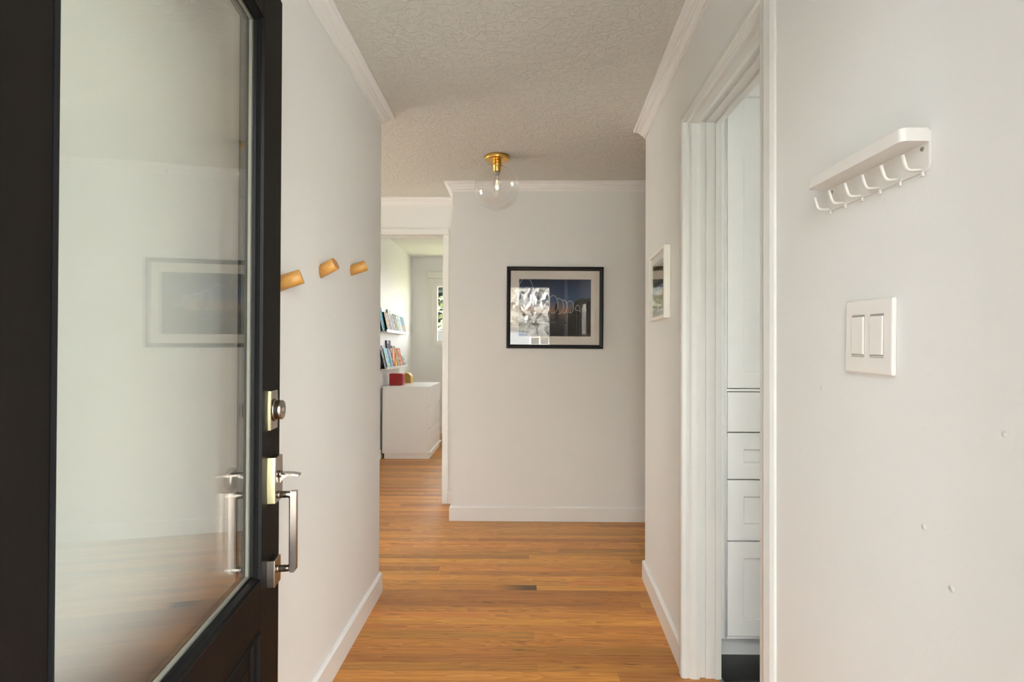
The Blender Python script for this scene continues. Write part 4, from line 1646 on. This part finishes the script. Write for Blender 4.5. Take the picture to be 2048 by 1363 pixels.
m_, n_, p_ = new_mat('translucent_shade_cloth')
n_.nodes.remove(p_)
tl = N(n_, 'ShaderNodeBsdfTranslucent')
tl.inputs[0].default_value = (0.80, 0.80, 0.78, 1)
df = N(n_, 'ShaderNodeBsdfDiffuse')
df.inputs[0].default_value = (0.75, 0.75, 0.73, 1)
ms = N(n_, 'ShaderNodeMixShader')
ms.inputs[0].default_value = 0.13
n_.links.new(tl.outputs[0], ms.inputs[1])
n_.links.new(df.outputs[0], ms.inputs[2])
n_.links.new(ms.outputs[0], n_.nodes['Material Output'].inputs['Surface'])
M['shade'] = m_
for lab, x, y0, y1, z0, z1 in (('added closed roller shade dimming the bedroom side window', 1.615, 4.56, 5.84, 0.905, 2.095), ('added closed roller shade dimming the side room window', 2.365, 0.76, 1.74, 0.755, 1.995)):
    t = thing('roller_blind', lab, 'blind', (x, (y0 + y1) / 2, z1))  # unseen blinds added to cut down the daylight of the added windows
    b = BM()
    box(b, x, x + 0.001, y0, y1, z0, z1)
    obj('cloth', b, M['shade'], t, world=True)
    b = BM()
    cyl(b, (x, y0, z1 - 0.02), (x, y1, z1 - 0.02), 0.014, seg=12)
    obj('roller', b, M['vinyl'], t, world=True)

# ------------------------------------------------------------------ outdoors
bm = BM()
box(bm, -40, 40, -60, 0.16, -0.45, -0.30)
box(bm, -40, 40, YBB + 0.14, 40, -0.45, -0.30)
struct('ground', bm, M['grass'])
bm = BM()
box(bm, -1.6, 1.6, -1.9, 0.17, -0.30, -0.03, bev=0.01)
struct('floor_porch', bm, M['concrete'])
bm = BM()
box(bm, -3.0, 9.0, -16, -1.9, -0.32, -0.285)
struct('floor_driveway', bm, M['concrete'])
bm = BM()
box(bm, -4.5, 4.5, -0.9, 0.20, 2.62, 2.75)
struct('ceiling_porch', bm, M['soffit'])
bm = BM()
box(bm, -2.2, 2.4, YBB + 0.14, YBB + 1.05, 2.52, 2.66)
struct('ceiling_added_sun_blocker', bm, M['soffit'])  # unseen overhang added to keep the sun out of the bedroom window
bm = BM()
box(bm, -1.45, -1.25, -3.2, 0.20, -0.30, 2.75)
struct('wall_added_light_blocker', bm, M['wing'])  # unseen wall added to hold daylight off the near right hall wall
bm = BM()
box(bm, -4.5, 4.5, -0.9, -0.80, 2.50, 2.62)
struct('trim_5', bm, M['soffit'])


def foliage(b, c, r, n, size, rr, shell=0.55):
    for _ in range(n):
        while True:
            p = Vector((rr.uniform(-1, 1), rr.uniform(-1, 1), rr.uniform(-1, 1)))
            if shell < p.length < 1:
                break
        q = Vector((c[0] + p.x * r[0], c[1] + p.y * r[1], c[2] + p.z * r[2]))
        a_ = Vector((rr.gauss(0, 1), rr.gauss(0, 1), rr.gauss(0, 1))).normalized()
        e = a_.orthogonal().normalized()
        s_ = size * rr.uniform(0.6, 1.3)
        v = [b.verts.new(q + a_ * s_), b.verts.new(q + e * s_ * 0.5), b.verts.new(q - a_ * s_), b.verts.new(q - e * s_ * 0.5)]
        b.faces.new(v)


def tree(lab, loc, blobs, m, trunk_h, n=1600, size=0.12, seed=1, name='tree', cat='tree', trunk_r=0.14):
    rr = random.Random(seed)
    t = thing(name, lab, cat, loc)
    b = BM()
    for c, r in blobs:
        foliage(b, (loc[0] + c[0], loc[1] + c[1], loc[2] + c[2]), r, n, size, rr)
    o_ = obj('foliage', b, m, t, world=True)
    o_['kind'] = 'stuff'
    b = BM()
    cyl(b, loc, (loc[0] + 0.1, loc[1], loc[2] + trunk_h), trunk_r, trunk_r * 0.6, seg=10)
    for s_ in (-1, 1):
        cyl(b, (loc[0], loc[1], loc[2] + trunk_h * 0.6), (loc[0] + s_ * 0.9, loc[1] + 0.3 * s_, loc[2] + trunk_h * 1.2), trunk_r * 0.5, trunk_r * 0.25, seg=8)
    obj('trunk', b, M['bark'], t, world=True)
    return t


# behind the bedroom window
tree('dark leafy tree beyond the bedroom window', (-3.4, 18.0, -0.3), [((0, 0, 4.6), (2.6, 1.8, 2.4)), ((1.4, 0.5, 3.0), (2.0, 1.5, 1.6))], M['leaf_dark'], 3.0, 4200, 0.20, 3)
tree('lime green shrub over the fence beyond the bedroom window', (-1.9, 13.6, -0.3), [((0, 0, 1.9), (2.0, 0.8, 0.95)), ((-1.0, 0.2, 1.6), (1.2, 0.7, 0.8))], M['leaf_lime'], 1.6, 2600, 0.07, 4, 'shrub', 'shrub', 0.05)
fn_ = thing('garden_fence', 'grey board fence beyond the bedroom window', 'fence', (-2.0, 12.2, -0.3))
for k in range(30):
    b = BM()
    x = -4.2 + k * 0.15
    box(b, x, x + 0.143, 12.2, 12.22, -0.3, 1.60 + 0.004 * (k % 3), bev=0.004, seg=1)
    obj('board', b, M['fence'], fn_, world=True)
b = BM()
box(b, -4.2, 0.3, 12.22, 12.26, 1.35, 1.44)
obj('fence_rail', b, M['fence'], fn_, world=True)

# in front of the house, seen mirrored in the picture glass
tree('large pale sunlit tree across the front garden', (-0.6, -13.0, -0.3), [((-0.6, 0, 4.4), (3.4, 2.0, 2.2)), ((1.9, 0.6, 3.4), (2.0, 1.6, 1.5)), ((-2.6, 0.4, 2.8), (2.0, 1.5, 1.4))], M['leaf_pale'], 3.0, 5200, 0.19, 8)
tree('low pale hedge on the left of the front path', (-3.4, -7.0, -0.3), [((0, 0, 0.9), (1.6, 0.8, 0.9))], M['leaf_pale'], 0.6, 2600, 0.07, 9, 'hedge', 'hedge', 0.05)
tree('round pale garden tree on the right of the front path', (7.0, -10.5, -0.3), [((0, 0, 3.2), (2.4, 1.6, 2.2))], M['leaf_pale'], 2.2, 2400, 0.14, 10)

nh = thing('neighbour_house', 'blue grey house with white window across the street', 'house', (1.5, -18.5, -0.3))
def hp(name, fn, m, parent=nh):
    b = BM()
    fn(b)
    return obj(name, b, m, parent, world=True)
hp('house_wall', lambda b: box(b, -2.5, 8.0, -24, -18.5, -0.3, 2.9), M['house'])
def roof(b):
    v = [b.verts.new(p) for p in ((-3.0, -18.0, 2.85), (8.5, -18.0, 2.85), (8.5, -24.5, 2.85), (-3.0, -24.5, 2.85), (-3.0, -21.2, 4.6), (8.5, -21.2, 4.6))]
    for f in ((0, 1, 5, 4), (2, 3, 4, 5), (0, 4, 3), (1, 2, 5), (3, 2, 1, 0)):
        b.faces.new([v[i] for i in f])
hp('roof', roof, M['house_roof'])
wf = hp('window', lambda b: [box(b, x0, x1, -18.5, -18.44, z0, z1) for x0, x1, z0, z1 in ((0.55, 0.62, 1.35, 2.15), (1.45, 1.52, 1.35, 2.15), (0.62, 1.45, 1.35, 1.42), (0.62, 1.45, 2.08, 2.15), (1.0, 1.07, 1.42, 2.08), (0.62, 1.0, 1.72, 1.76), (1.07, 1.45, 1.72, 1.76))], M['vinyl'])
for x0, x1 in ((0.62, 1.0), (1.07, 1.45)):
    for z0, z1 in ((1.42, 1.72), (1.76, 2.08)):
        hp('pane', lambda b, x0=x0, x1=x1, z0=z0, z1=z1: box(b, x0, x1, -18.5, -18.47, z0, z1), M['house_glass'], wf)

bpy.context.view_layer.update()
